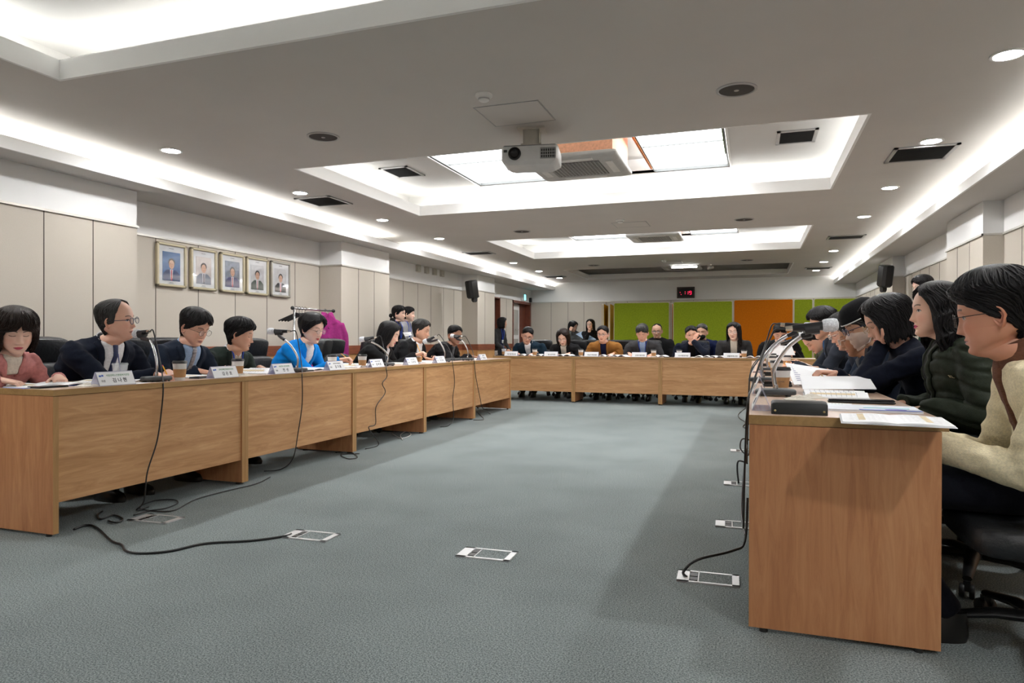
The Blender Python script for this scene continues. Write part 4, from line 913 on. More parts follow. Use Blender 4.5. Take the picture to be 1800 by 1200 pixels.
    F = [(k*n+i, k*n+(i+1) % n, (k+1)*n+(i+1) % n, (k+1)*n+i) for k in range(nr2-1) for i in range(n)]+[tuple(range(n-1, -1, -1)), tuple((nr2-1)*n+i for i in range(n))]
    C = np.concatenate([Cc.reshape(-1, 3), np.ones((len(ringsT)*n, 3))*np.array(skin)])
    def join(v2, f2, c2=skin):
        nonlocal V, F, C
        o = len(V); V = np.concatenate([V, v2]); F += [tuple(i+o for i in f) for f in f2]; C = np.concatenate([C, np.ones((len(v2), 3))*np.array(c2)])
    ev, ef = ear_geo(28 if near else 14)
    for sd in (-1, 1):
        e2 = ev*[sd, 1, 1]; E_ = np.array(T(sd*.0735*width, -.008, -.004, R(-8), 0, R(sd*22)))
        e2 = e2@E_[:3, :3].T+E_[:3, 3]; join(e2@HA[:3, :3].T+HA[:3, 3], ef, (skin[0]*1.02, skin[1]*.9, skin[2]*.88))
    for sd in (-1, 1):
        spec = HD[sd]; hv_, hf_ = hand_geo(spec.get('pose', 'relax'), .0026 if near else .0045)
        d = Vector(spec['d']).normalized(); nrm = Vector(spec['n']); nrm = (nrm-d*nrm.dot(d)).normalized(); xx = d.cross(nrm)
        flip = -sd                                                   # thumb points inwards with the palm down
        M3 = np.array([xx[:], d[:], nrm[:]]).T*(.94 if fem else 1.02)*s
        h2 = hv_*[flip, 1, 1]; join(h2@M3.T+np.array(Wr[sd][:]), hf_, (skin[0]*1.0, skin[1]*.93, skin[2]*.9))
        m2 = MB().tube([El[sd], Wr[sd].lerp(El[sd], .2), Wr[sd]], [.034*s, .028*s, .025*s], 12); join(np.array(m2.v), m2.f)
        spec['M'] = (Wr[sd], M3, flip)
    body = mk('body', V, F, SKIN, t, col=C)
    # ---- hair
    if hair:
        hvv, hf, hst = hair_mesh(hair, {0: 60, 1: 90, 2: 220}[lod], hshift, hvol, wave=hwave, seed=int(sd0*10), cut=hcut, clumps={0: 70, 1: 130, 2: 460}[lod])
        hvv = hvv*[width, 1, 1]; ho = mk('hair', hvv, hf, hm or HB, t, HM, strand=hst)
        if hair == 'bun': MB().ell((0, -.125, -.02), (.032, .03, .032), 14).build('hair_bun', hm or HB, ho, smooth=True).matrix_basis = HM
    # ---- glasses
    if glasses:
        gm, shp = glasses; b = MB(); r = .0019 if shp != 'thin' else .0011; g0 = .104
        for sx in (-1, 1):
            if shp == 'rect': pts = [(sx*(.033+.021*max(-1, min(1, 1.35*math.cos(a)))), g0, .002+.0145*max(-1, min(1, 1.35*math.sin(a)))) for a in [2*math.pi*k/20 for k in range(21)]]
            else: pts = [(sx*.033+.0215*math.cos(a), g0, .001+.019*math.sin(a)) for a in [2*math.pi*k/22 for k in range(23)]]
            b.tube(pts, r, 6); b.tube([(sx*.054, g0, .008), (sx*.066, g0-.012, .009), (sx*.078*width, g0-.045, .009), (sx*.082*width, .01, .010), (sx*.080*width, -.015, .002), (sx*.078, -.024, -.016)], r, 6)
        b.tube([(-.013, g0, .004), (0, g0+.003, .008), (.013, g0, .004)], r, 6)
        go = b.build('glasses', gm, t, smooth=True); go.matrix_basis = HM
        for sx in (-1, 1): MB().lathe([(.0195, 0), (.0195, .0006)], 20, xf=T(sx*.033, g0, .001, R(90))).build('lens', mat('spectacle_lens', (1, 1, 1), .03, alpha=.10, var=0), go)
    if mask:
        hb = BVHTree.FromPolygons([tuple(v) for v in np.stack([X, Y, Z], -1).reshape(-1, 3)], F[:(nr-1)*n]); vs_ = []; nu, nv = 25, 16
        for j in range(nv):
            zq = -.010-.108*j/(nv-1)
            for i in range(nu):
                q = -1+2*i/(nu-1); an_ = R(78)*q; z_ = zq-(.018-.018*j/(nv-1)*2)*(q*q)*1.0
                d_ = Vector((math.sin(an_), math.cos(an_), 0)); h = hb.ray_cast(Vector((0, .0, z_))+d_*.3, -d_)
                p = h[0] if h[0] is not None else Vector((0, .04, z_))+d_*.04
                vs_.append(tuple(p+d_*(.003+.012*math.cos(an_)**2*math.sin(math.pi*j/(nv-1))**.7)))
        o_ = MB(); F2 = [(j*nu+i, j*nu+i+1, (j+1)*nu+i+1, (j+1)*nu+i) for j in range(nv-1) for i in range(nu-1)]
        n0 = len(vs_); F2 += [tuple(n0+k for k in reversed(f)) for f in F2]; vs_ += [(x*.96, y*.97, z) for x, y, z in vs_]
        mk('face_mask', vs_, F2, mat('beige_mask', (.58, .45, .38), .9, bump=.2), t, HM)
        b = MB()
        for sx in (-1, 1): b.tube([(sx*.072, .03, -.025), (sx*.08, .0, -.005), (sx*.082, -.02, .01)], .0016, 5); b.tube([(sx*.062, .03, -.085), (sx*.076, .0, -.05), (sx*.082, -.02, -.02)], .0016, 5)
        b.build('ear_loop', mat('white_elastic', (.7, .7, .68), .7), t).matrix_basis = HM
    # ---- trousers and shoes
    b = MB(); b.xf = Matrix.Translation((legdx, 0, 0)); tr_m = trousers or cloth('black_trousers', (.012, .013, .016)); fx = []
    for sd in (-1, 1):
        if seated: K = s; pts = [(sd*.085, -.02, hip+.02), (sd*.10, .22*K, hip+.02), (sd*.115, .45*K, hip+.0), (sd*.115, .49*K, hip-.10), (sd*.11, .42*K, .25), (sd*.11, .32*K, .09)]; rr_ = [.10, .088, .070, .062, .052, .048]; fx.append((sd*.11, .32*K))
        else: pts = [(sd*.085, 0, hip+.02), (sd*.09, .0, hip-.2), (sd*.095, .01, .46), (sd*.095, 0, .25), (sd*.095, -.01, .07)]; rr_ = [.10, .088, .062, .058, .052]; fx.append((sd*.095, -.01))
        P3 = smooth_path(pts, 4); b.tube(P3, list(np.interp(np.linspace(0, 1, len(P3)), np.linspace(0, 1, len(rr_)), rr_)), 14)
    b.ell((-legdx*.5, -.01, hip+.02), (.165, .13, .11), 14); fx = [(x_+legdx, y_) for x_, y_ in fx]
    if near:
        me = evaluate(b.mesh('scratch', tr_m), [('REMESH', dict(mode='VOXEL', voxel_size=.012)), ('SMOOTH', dict(factor=.5, iterations=4))]); me.polygons.foreach_set('use_smooth', [True]*len(me.polygons))
        me.materials.clear(); me.materials.append(tr_m); me.name = 'trousers'; o = bpy.data.objects.new('trousers', me); COL.objects.link(o); o.parent = t
    else: b.build('trousers', tr_m, t, smooth=True)
    for x, y in fx:
        MB().loft([[(x+w_*math.cos(a), y+yo+l_*math.sin(a)*(1.0), z) for a in [2*math.pi*k/16 for k in range(16)]] for z, w_, l_, yo in ((.0, .043, .125, .075), (.02, .045, .13, .075), (.05, .042, .12, .065), (.08, .036, .07, .02), (.10, .034, .05, 0))]).build('shoe', mat('black_shoe', (.012, .011, .01), .35), t, smooth=50)
    return dict(bvh=full_bvh, o=t, jacket=jo, HM=HM, P=P, lat=lat, up=up, fwd=fwd, chest=chest, hands=HD, root=root, rz=rz, strip=strip, hip=hip, s=s)
def hand_item(p, sd, pts, r, name, m, label, cat, group=None):
    """something held in the hand: points given in hand coordinates (x thumbwards, y along the fingers, z back of hand)"""
    Wp, M3, flip = p['hands'][sd]['M']; Rz = Matrix.Rotation(p['rz'], 3, 'Z')
    out = [Rz @ Vector((np.array([q[0]*flip, q[1], q[2]])@M3.T)+np.array(Wp[:]))+p['root'] for q in pts]
    return out
PENY = mat('yellow_pencil_paint', (.85, .42, .02), .35); PENR = mat('pencil_eraser', (.5, .08, .12), .6); PENW = mat('pencil_bare_wood', (.55, .36, .2), .7)
def pencil(a, bb, label, parent=None):
    a, bb = Vector(a), Vector(bb); t = thing('pencil', label, 'pencil', a, 0, 'yellow pencils'); d = bb-a
    MB().tube([d*.0, d*.88], .0037, 6).build('shaft', PENY, t); MB().tube([d*.88, d], [.0037, .0006], 6).build('tip', PENW, t); MB().tube([d*-.05, d*0], .0036, 8).build('eraser', PENR, t)
    return t
def held_pencil(p, sd, label):
    o = hand_item(p, sd, [(.032, .02, .05), (.018, .12, -.06)], 0, '', None, '', ''); return pencil(o[0], o[1], label)
# ------------------------------------------------------------------ clothes
NAVY = cloth('navy_wool', (.008, .011, .021)); NAVY2 = cloth('mid_navy_wool', (.014, .021, .037)); BLK = cloth('black_wool', (.010, .010, .011)); BLK2 = cloth('black_nylon', (.010, .010, .012), .5, sheen=0, bump=.1)
PINK = cloth('dusty_pink_wool', (.50, .21, .20), vs=60); BLUE = cloth('bright_blue_wool', (.005, .22, .68), vs=40, var=.06); DGRN = cloth('dark_green_cord', (.020, .030, .026)); CHAR = cloth('charcoal_wool', (.045, .045, .048))
BROWN = cloth('tan_brown_wool', (.26, .115, .028)); DGREY = cloth('dark_grey_wool', (.035, .034, .035)); CREAM = cloth('cream_knit', (.76, .67, .46), vs=140, bump=.2, bs=300); RIB = mat('brown_rib_knit', (.17, .065, .033), .9, var=.3, vscale=60, bump=.8, bscale=60, stretch=(1, 1, 14))
OLIV = cloth('dark_green_nylon', (.022, .028, .019), .55, sheen=0, bump=.15); OLIV2 = cloth('olive_jacket', (.05, .05, .035)); LGREY = cloth('light_grey_knit', (.32, .32, .34)); MGREY = cloth('mid_grey_wool', (.13, .14, .14)); DNAVY = cloth('dark_navy_knit', (.007, .009, .018), var=.2, vs=60)
WSH = cloth('white_shirt', (.70, .71, .74), .8); BSH = cloth('pale_blue_shirt', (.30, .42, .62), .8); CSH = cloth('cream_shirt', (.62, .58, .50), .8); KSH = cloth('black_shirt', (.008, .008, .009)); NSH = cloth('navy_vest', (.010, .013, .045)); GSH = cloth('grey_vest', (.09, .10, .11)); DBS = cloth('denim_blue_shirt', (.02, .08, .20))
STR = mat('striped_beige_shirt', (.36, .31, .24), .8, var=.45, vscale=60, stretch=(6, 6, .1)); CHK = mat('white_grey_striped_shirt', (.55, .56, .60), .8, var=.35, vscale=60, stretch=(8, 8, .1))
TNV = mat('navy_spotted_tie', (.012, .025, .09), .5, var=.5, vscale=200); TGR = mat('grey_striped_tie', (.26, .25, .27), .5, var=.5, vscale=30, stretch=(1, 1, 4)); LAN = mat('blue_lanyard', (.01, .06, .45), .6)
PEARL = mat('pearl_button', (.7, .62, .5), .2, metal=.3); GBK = mat('black_spectacle_frame', (.01, .01, .012), .3); GSI = mat('silver_spectacle_frame', (.5, .48, .45), .25, metal=1); GNV = mat('dark_blue_spectacle_frame', (.015, .02, .06), .3)
LT, TAN_, RED = (.78, .53, .42), (.62, .37, .26), (.72, .43, .32)
def hx(px, py, X): return at_x(px, X, py)
def hy_(px, py, Y): return at_y(px, Y, py)
GL = 'people seated behind the left row of desks'; GF = 'people seated behind the far row of desks'; GR = 'people seated behind the right row of desks'
def dk(sd, x, y, z=.785, **k):
    d = dict(w=(sd*x, y, z), d=(-sd*.6, 1, -.22), n=(0, 0, 1), pose='relax'); d.update(k); return d
P = {}
# left row, facing +x
P['pink'] = person('woman with a dark bob in a pink buttoned coat looking down', hx(27, 584, -3.88), -90, hyaw=-22, hpitch=16, fem=1, hair='bangs', hm=HBR, hvol=1.03, skin=LT, lip=(.55, .08, .13), top=PINK, inner=(.84, .055, .03, CSH), lapel=(PINK, .06),
    buttons=(PEARL, [(v, u) for v in (.72, .50, .28) for u in (-.07, .05)]), arms=(dk(-1, .16, .12), dk(1, .16, .12)), group=GL, lod=2, s=1.04)
P['m2'] = person('man with receding grey hair, round glasses and navy suit, turned right', hx(204, 565, -3.85), -90, hyaw=24, hpitch=-3, hroll=6, hair='recede', hm=HG, hvol=1.04, skin=RED, eyes='open', glasses=(GNV, 'round'), full=1, jaw=1.06, top=NAVY, inner=(.38, .078, .012, WSH), lapel=(NAVY, .055), tie=TNV, collar=WSH,
    arms=(dk(-1, .22, .20, n=(.2, 0, 1)), dk(1, .02, .34, pose='pen', d=(-.2, 1, -.2))), group=GL, lod=2, s=1.10, broad=1.06)
P['m3'] = person('young man with thick black hair, thin glasses and striped tie', hx(341, 577, -3.85), -90, hyaw=0, hpitch=20, hair='full', hvol=1.02, skin=RED, glasses=(GBK, 'thin'), full=.5, top=NAVY2, inner=(.35, .078, .014, BSH), lapel=(NAVY2, .05), tie=TGR, collar=BSH, arms=(dk(-1, .15, .18), dk(1, .15, .18)), group=GL, s=1.07, lod=2)
P['m4'] = person('man with wavy black hair in a dark green jacket over a beige shirt', hx(421, 590, -3.88), -90, hyaw=28, hpitch=8, hair='full', hvol=1.03, hwave=.03, skin=TAN_, top=DGRN, inner=(.1, .06, .045, STR), lapel=(DGRN, .03), collar=WSH, lanyard=LAN, arms=(dk(-1, .14, .10, .77), dk(1, .14, .10, .77)), group=GL, s=1.05, lod=2)
P['w5'] = person('woman with short permed black hair and bright blue jacket writing with a pencil', hx(548, 579, -3.9), -90, hyaw=-6, hpitch=12, fem=1, hair='femshort', hvol=1.03, skin=LT, lip=(.55, .04, .05), glasses=(GSI, 'thin'), top=BLUE, inner=(.42, .062, .012, WSH), lapel=(BLUE, .07), arms=(dk(-1, .16, .16), dk(1, .0, .30, .82, pose='pen', d=(-.4, 1, .2))), group=GL, s=1.12)
P['w6'] = person('woman with long straight black hair and a black hooded coat holding a pencil upright', hx(684, 588, -3.85), -90, hyaw=14, hpitch=18, fem=1, hair='long', hcut=-.19, skin=LT, lip=(.6, .04, .1), top=BLK, inner=(.5, .035, .02, WSH), lapel=(BLK, .05), collar=CHK, arms=(dk(-1, .16, .16), dk(1, .02, .34, .84, pose='pen', d=(-.2, 1, .4))), group=GL, s=1.12)
P['m7'] = person('man with brushed back greying hair in a black suit and open white shirt', hx(740, 582, -3.95), -90, hyaw=8, hpitch=8, hair='short', hm=HG, hvol=1.04, skin=TAN_, full=1, top=BLK, inner=(.25, .07, .025, WSH), lapel=(BLK, .05), collar=WSH, arms=(dk(-1, .15, .12), dk(1, .15, .12)), group=GL, s=1.12)
P['m8'] = person('man with short black hair in a black puffer jacket, mostly behind a microphone', hx(799, 590, -3.95), -90, hyaw=-28, hpitch=10, hair='short', skin=(.38, .20, .13), top=BLK2, puffy=.018, quilt=.05, inner=(.4, .04, .03, GSH), lapel=(BLK2, .05), arms=(dk(-1, .2, .1), dk(1, .1, .30)), group=GL, s=1.1, lod=0)
# standing at the left wall
P['sa'] = person('standing woman with black hair tied back, black jacket and blue lanyard', hx(701, 552, -4.95), -90, hyaw=8, fem=1, hair='bun', skin=LT, eyes='open', top=BLK2, puffy=.012, lanyard=LAN, neckup=(BLK, .07), arms=('front', 'front'), seated=False, group='women standing by the left wall', lod=0, s=1.0)
P['sb'] = person('standing woman in a light grey top behind the one with tied back hair', hx(718, 553, -5.2), -90, hyaw=15, fem=1, hair='bun', skin=LT, lip=(.55, .1, .1), eyes='open', top=LGREY, lanyard=LAN, arms=('front', 'front'), seated=False, group='women standing by the left wall', lod=0, s=.98)
P['door'] = person('woman with a black bob and dark grey cardigan standing beside the dark window', hx(883, 568, -5.25), -105, hyaw=30, fem=1, hair='bob', skin=TAN_, top=DGREY, inner=(.0, .05, .05, NSH), lanyard=LAN, arms=('front', 'front'), seated=False, lod=0, s=1.0, trousers=cloth('beige_skirt', (.45, .4, .36)))
# far row, facing the camera
f0 = dict(group=GF, lod=1)
Q = lambda px, py, Y=11.62: hy_(px, py, Y)
P['f1'] = person('man with glasses and dark teal suit leaning over the far desk, leftmost there', Q(927, 590), 180, hyaw=22, hpitch=20, hroll=-8, hair='short', skin=RED, glasses=(GBK, 'rect'), top=cloth('dark_teal_wool', (.010, .024, .040)), inner=(.5, .05, .03, WSH), lapel=(cloth('dark_teal_wool', (0, 0, 0)), .05), collar=WSH, arms=(dk(-1, .18, .10), dk(1, .18, .10)), s=1.17, broad=1.08, **f0)
P['f2'] = person('woman with brown hair, white turtleneck and black coat looking down', Q(990, 593), 180, hpitch=26, fem=1, hair='bob', hm=HBR, hvol=1.0, skin=LT, glasses=(GSI, 'thin'), top=BLK, inner=(.1, .045, .04, CSH), lapel=(BLK, .05), neckup=(CSH, .05), arms=(dk(-1, .14, .08), dk(1, .10, .18)), s=1.14, broad=1.15, **f0)
P['f3'] = person('smiling man with glasses and tan brown blazer over a navy vest', Q(1060, 588), 180, hpitch=4, hyaw=-6, hair='short', skin=RED, lip=(.45, .15, .13), eyes='open', glasses=(GBK, 'rect'), top=BROWN, inner=(.15, .045, .04, NSH), lapel=(BROWN, .05), collar=BSH, arms=(dk(-1, .20, .08), dk(1, .20, .08)), s=1.13, broad=1.08, **f0)
P['f4'] = person('man with greying hair, grey suit and blue lanyard, head bowed', Q(1129, 586), 180, hpitch=26, hair='full', hm=HG, skin=RED, top=CHAR, inner=(.1, .045, .04, BSH), lapel=(CHAR, .05), collar=BSH, lanyard=LAN, arms=(dk(-1, .20, .08), dk(1, .20, .08)), s=1.16, broad=1.05, **f0)
P['f5'] = person('man in a navy jacket resting his cheek on his hand', Q(1216, 589), 180, hpitch=6, hyaw=4, hroll=9, hair='short', hm=HB, hvol=1.0, skin=RED, eyes='open', top=NAVY, inner=(.3, .05, .05, KSH), lapel=(NAVY, .04), arms=(dict(w=(-.03, .10, 1.00), d=(-.35, -.15, 1), n=(.2, 1, .2), pose='cup', hint=(-1, .3, -1)), dk(1, .16, .06)), s=1.15, broad=1.05, **f0)
P['f6'] = person('woman with long black hair, glasses and dark grey suit over a white top', Q(1290, 583), 180, hpitch=6, hyaw=-10, fem=1, hair='long', hcut=-.2, hshift=12, skin=LT, glasses=(GSI, 'thin'), top=DGREY, inner=(.1, .05, .035, CSH), lapel=(DGREY, .05), arms=(dk(-1, .1, .12), dk(1, .1, .12, pose='pen')), s=1.15, broad=1.12, **f0)
P['f7'] = person('person in black with head bowed over a sheet of paper, before the orange screen', Q(1371, 586), 180, hpitch=28, hair='full', skin=RED, top=BLK, arms=(dk(-1, .2, .08, .83), dk(1, .2, .08, .83)), s=1.15, broad=1.1, **f0)
P['b1'] = person('man with a shaved receding head, glasses and black coat, seated behind the far row', Q(1155, 582, 12.75), 180, hpitch=8, hair='recede', hm=HB, hvol=.97, skin=(.5, .3, .21), glasses=(GBK, 'rect'), top=BLK, neckup=(BLK, .03), arms=('lap', 'lap'), s=1.1, lod=0, broad=1.15, group='people seated behind the far row', full=1)
P['b2'] = person('man with greying hair, black face mask and navy jacket, behind the cheek resting man', Q(1234, 584, 12.45), 180, hyaw=-10, hpitch=5, hair='short', hm=HG2, skin=TAN_, top=cloth('deep_blue_nylon', (.008, .014, .055), .6), arms=('lap', 'lap'), s=1.12, lod=0, broad=1.1, group='people seated behind the far row')
P['s1'] = person('standing woman with black bob and grey coat, hand at her mouth', Q(1007, 574, 15.6), 180, hyaw=70, hpitch=18, fem=1, hair='bob', skin=LT, top=MGREY, arms=('front', dict(w=(.02, .13, 1.24), d=(-.3, .0, 1), n=(0, 1, 0), pose='fist')), seated=False, twist=0, s=1.0, lod=0, broad=1.15, group='women standing before the far wall')
P['s2'] = person('standing woman with very long black hair and glasses by the far wall', Q(1038, 571, 15.2), 180, hyaw=-10, fem=1, hair='long', skin=LT, glasses=(GSI, 'thin'), top=BLK, arms=('front', dict(w=(.0, .16, 1.20), d=(-.3, .2, 1), n=(0, -1, 0), pose='fist')), seated=False, s=1.0, lod=0, broad=1.1, group='women standing before the far wall')
# right row, facing -x
P['r24'] = person('man with thick black hair, glasses and cream cardigan with brown collar', hx(1752, 556, .76), 90, hyaw=-17, hpitch=8, hair='full', hvol=1.06, skin=(.58, .28, .18), lip=(.52, .22, .19), eyes='open', glasses=(GBK, 'thin'), full=1.2, jaw=1.1, width=1.04, nose=.9, top=CREAM, inner=(-.1, .024, .018, RIB), neckup=(RIB, .075),
    arms=(dict(w=(-.035, .22, .665), d=(.7, .8, -.3), n=(0, .2, 1), pose='relax', hint=(-.5, -1.2, -.8)), dict(w=(.10, .20, .67), d=(-.7, .6, -.3), n=(0, .2, 1), pose='relax', hint=(.5, -1.2, -.8))), trousers=cloth('dark_navy_trousers', (.008, .009, .014)), group=GR, lod=2, s=1.13, broad=1.0, trunk=.03, spine=.82, hunch=.07, legdx=.10)
P['r23'] = person('woman with shoulder length wavy black hair and dark green padded coat', hx(1646, 549, .745), 90, hyaw=4, hpitch=-1, fem=1, hair='wavy', hwave=.055, hvol=1.0, skin=(.74, .47, .35), lip=(.60, .02, .14), eyes='open', nose=1.0, top=OLIV, puffy=.02, quilt=.045, inner=(.35, .035, .02, BLK), lapel=(OLIV, .035), neckup=(BLK, .03),
    arms=(dict(w=(-.14, .08, .72), d=(.2, 1, -.2), n=(0, 0, 1), pose='relax'), dict(w=(.14, .10, .72), d=(-.2, 1, -.2), n=(0, 0, 1), pose='relax')), group=GR, lod=2, s=.97, broad=1.08, spine=.92)
P['r22'] = person('woman with a black bob and navy sweater reading, chin on her hand', hx(1561, 567, .655), 90, hyaw=6, hpitch=20, fem=1, hair='bob', hvol=1.04, hcut=-.085, skin=(.72, .43, .32), lip=(.50, .06, .10), glasses=(mat('gold_spectacle_frame', (.6, .4, .2), .25, metal=1), 'thin'), top=DNAVY,
    arms=(dict(w=(-.03, .03, .985), d=(-.1, .35, .85), n=(0, 1, -.3), pose='cup', hint=(-.6, .6, -1)), dict(w=(.05, .24, .83), d=(-.3, 1, .1), n=(0, 0, 1), pose='pen')), group=GR, lod=2, s=1.06, broad=1.0)
P['r21'] = person('woman with a black cap, glasses and beige face mask', hx(1520, 572, .632), 90, hyaw=8, hpitch=22, fem=1, hair='bun', hm=HG, skin=(.58, .34, .22), glasses=(GNV, 'round'), mask=True, top=NAVY2, inner=(.2, .05, .05, GSH), lapel=(NAVY2, .05), arms=(dk(-1, .16, .14), dk(1, .05, .26, .83, pose='cup', d=(-.5, 1, .1))), group=GR, s=1.10, lod=2)
P['r20b'] = person('tanned man with glasses half hidden beyond the masked woman', hx(1506, 592, .66), 90, hpitch=20, hair='short', skin=(.42, .22, .13), glasses=(GSI, 'thin'), top=NAVY2, inner=(.2, .05, .04, GSH), lapel=(NAVY2, .05), arms=('desk', 'desk'), group=GR, s=1.08)
P['r20'] = person('black haired man with glasses in dark blue, third from far right end', hx(1487, 583, .665), 90, hpitch=22, hyaw=5, hair='short', skin=RED, glasses=(GSI, 'rect'), top=NAVY2, collar=DBS, arms=('desk', 'desk'), group=GR, s=1.15)
P['r18'] = person('man with thick black hair, charcoal suit and open blue shirt, behind the nearest microphone head', hx(1447, 570, .61), 90, hpitch=14, hyaw=22, hair='full', hvol=1.08, skin=TAN_, top=cloth('charcoal_blue_wool', (.022, .026, .036)), inner=(.3, .05, .04, DBS), lapel=(cloth('charcoal_blue_wool', (0, 0, 0)), .05), collar=DBS, arms=(dk(-1, .12, .24, pose='flat'), dk(1, .10, .28, pose='pen')), group=GR, s=1.14)
P['r19'] = person('person in an olive jacket bending low over the far end of the right row', hx(1433, 598, .605), 90, hpitch=42, hyaw=20, hair='short', skin=RED, top=OLIV2, inner=(.3, .04, .04, CSH), lapel=(OLIV2, .03), arms=('desk', 'desk'), group=GR, s=1.1, lod=0)
P['stand'] = person('man with parted black hair and dark green top standing by the right wall', hx(1622, 506, 1.72), 90, hyaw=20, hpitch=6, hair='full', hshift=15, skin=LT, eyes='open', top=cloth('bottle_green_wool', (.008, .03, .02)), arms=('down', 'down'), seated=False, s=1.0)
# cap of the masked woman, face mask of the man behind
b = MB(); b.loft([[(r*.96*math.sin(a), r*1.06*math.cos(a)-.008, z) for a in [2*math.pi*k/36 for k in range(36)]] for r, z in ((.006, .150), (.05, .145), (.078, .128), (.097, .098), (.103, .066), (.103, .052), (.098, .052), (.096, .07), (.06, .12), (.006, .13))])
c = b.build('cap', BLK, P['r21']['o'], smooth=True); c.matrix_basis = P['r21']['HM'] @ T(0, 0, 0, R(-8))
c2 = MB().tube([(.1005*math.sin(a), .1105*math.cos(a)-.008, .054) for a in [2*math.pi*k/36 for k in range(37)]], .003, 6).build('piping', mat('white_piping', (.7, .7, .7), .6), c, smooth=True)
b = MB(); b.ell((0, .055, -.062), (.066, .052, .048), 16); b.build('face_mask', BLK, P['b2']['o'], smooth=True).matrix_basis = P['b2']['HM']
# monogram on the green coat sleeve
r = P['r23']
def on_jacket(p, world, label_pts): pass
# pencils held
held_pencil(P['m2'], 1, 'yellow pencil in the hand of the man with round glasses')
held_pencil(P['w5'], 1, 'yellow pencil in the hand of the woman in blue')
o = hand_item(P['w6'], 1, [(.03, .05, .10), (.03, .05, -.07)], 0, '', None, '', ''); pencil(o[0], o[1], 'yellow pencil held upright by the woman with long straight hair')
o = hand_item(P['r22'], 1, [(-.07, .05, -.012), (.10, .085, -.03)], 0, '', None, '', ''); pencil(o[0], o[1], 'yellow pencil lying across the fingers of the woman in the navy sweater')
o = hand_item(P['r18'], 1, [(.03, .04, .03), (.02, .13, -.035)], 0, '', None, '', ''); pencil(o[0], o[1], 'yellow pencil in the hand of the man in the charcoal suit')

# ------------------------------------------------------------------ chairs
LEA = mat('black_leather', (.010, .011, .013), .5, var=.2, vscale=25, bump=.25, bscale=60); CHP = mat('black_nylon_plastic', (.010, .010, .011), .4)
def make_chair(loc, rz, label):
    t = thing('office_chair', label, 'chair', loc, rz, 'black leather office chairs')
    def slab(w, h, th_, r=.05, bulge=.015, n=20):
        rings = []
        for z, k in ((-th_/2, .90), (-th_/2+.012, .975), (0, 1), (th_/2-.012, .975), (th_/2, .90)):
            rings.append([(w/2*k*(abs(math.cos(a))**.35)*(1 if math.cos(a) >= 0 else -1), h/2*k*(abs(math.sin(a))**.35)*(1 if math.sin(a) >= 0 else -1), z+bulge*0) for a in [2*math.pi*(q+.5)/n for q in range(n)]])
        return rings
    MB().loft(slab(.50, .48, .09), xf=T(0, .02, .385)).build('seat', LEA, t, smooth=50)
    bk = MB().loft(slab(.50, .40, .085), xf=T(0, -.255, .65, R(80))).build('backrest', LEA, t, smooth=50)
    MB().loft(slab(.48, .20, .095), xf=T(0, -.302, .92, R(79))).build('headrest', LEA, bk, smooth=50)
    b = MB().tube([(0, -.18, .33), (0, -.30, .36), (0, -.32, .55)], .025, 8); b.box(-.09, .09, -.10, .12, .30, .345, bev=.01); b.build('tilt_mechanism', CHP, t, smooth=40)
    for sx in (-1, 1):
        b = MB().tube(smooth_path([(sx*.24, .08, .36), (sx*.29, .09, .40), (sx*.295, .08, .60), (sx*.29, .02, .625), (sx*.29, -.16, .60), (sx*.27, -.25, .56)], 4), .017, 8); b.box(sx*.29-.03, sx*.29+.03, -.14, .12, .615, .64, bev=.01); b.build('armrest', CHP, t, smooth=40)
    MB().lathe([(.05, .09), (.05, .12), (.028, .125), (.028, .31)], 16).build('gas_column', CHP, t, smooth=40)
    b = MB()
    for k in range(5):
        a = 2*math.pi*k/5+.3; b.tube([(0, 0, .105), (.14*math.cos(a), .14*math.sin(a), .105), (.30*math.cos(a), .30*math.sin(a), .078)], [.032, .026, .017], 8, flat=.7)
    b.build('star_base', CHP, t, smooth=50)
    for k in range(5):
        a = 2*math.pi*k/5+.3; b = MB()
        for q in (-.017, .017): b.lathe([(.004, -.009), (.027, -.009), (.030, 0), (.027, .009), (.004, .009)], 16, xf=T(.30*math.cos(a), .30*math.sin(a), .030, 0, 0, a) @ T(0, q, 0, R(90)))
        b.box(-.012, .012, -.012, .012, .03, .07, xf=T(.30*math.cos(a), .30*math.sin(a), 0, 0, 0, a)); b.build('castor', CHP, t, smooth=50)
    return t
ch0 = make_chair((0, 0, 0), 0, 'x')
used = False
def chair(x, y, rz, label):
    global used
    if not used:
        used = True; ch0.location = (x, y, 0); ch0.rotation_euler = (0, 0, R(rz)); ch0['label'] = label; return ch0
    return dup(ch0, (x, y, 0), R(rz), label)
CD = {'pink': 'the woman in pink', 'm2': 'the man with round glasses', 'm3': 'the young man in a striped tie', 'm4': 'the man in dark green', 'w5': 'the woman in blue', 'w6': 'the woman with straight long hair', 'm7': 'the man in the black suit', 'm8': 'the man in the black puffer jacket',
      'f1': 'the man in dark teal', 'f2': 'the woman in a white turtleneck', 'f3': 'the man in the tan blazer', 'f4': 'the man in the grey suit', 'f5': 'the cheek resting man', 'f6': 'the woman in dark grey', 'f7': 'the person in black reading', 'b1': 'the shaved man behind the far row', 'b2': 'the man in the black mask',
      'r24': 'the man in the cream cardigan', 'r23': 'the woman in green', 'r22': 'the woman in the navy sweater', 'r21': 'the masked woman', 'r20b': 'the tanned man', 'r20': 'the third man from the far right end', 'r18': 'the man in charcoal', 'r19': 'the person bending low'}
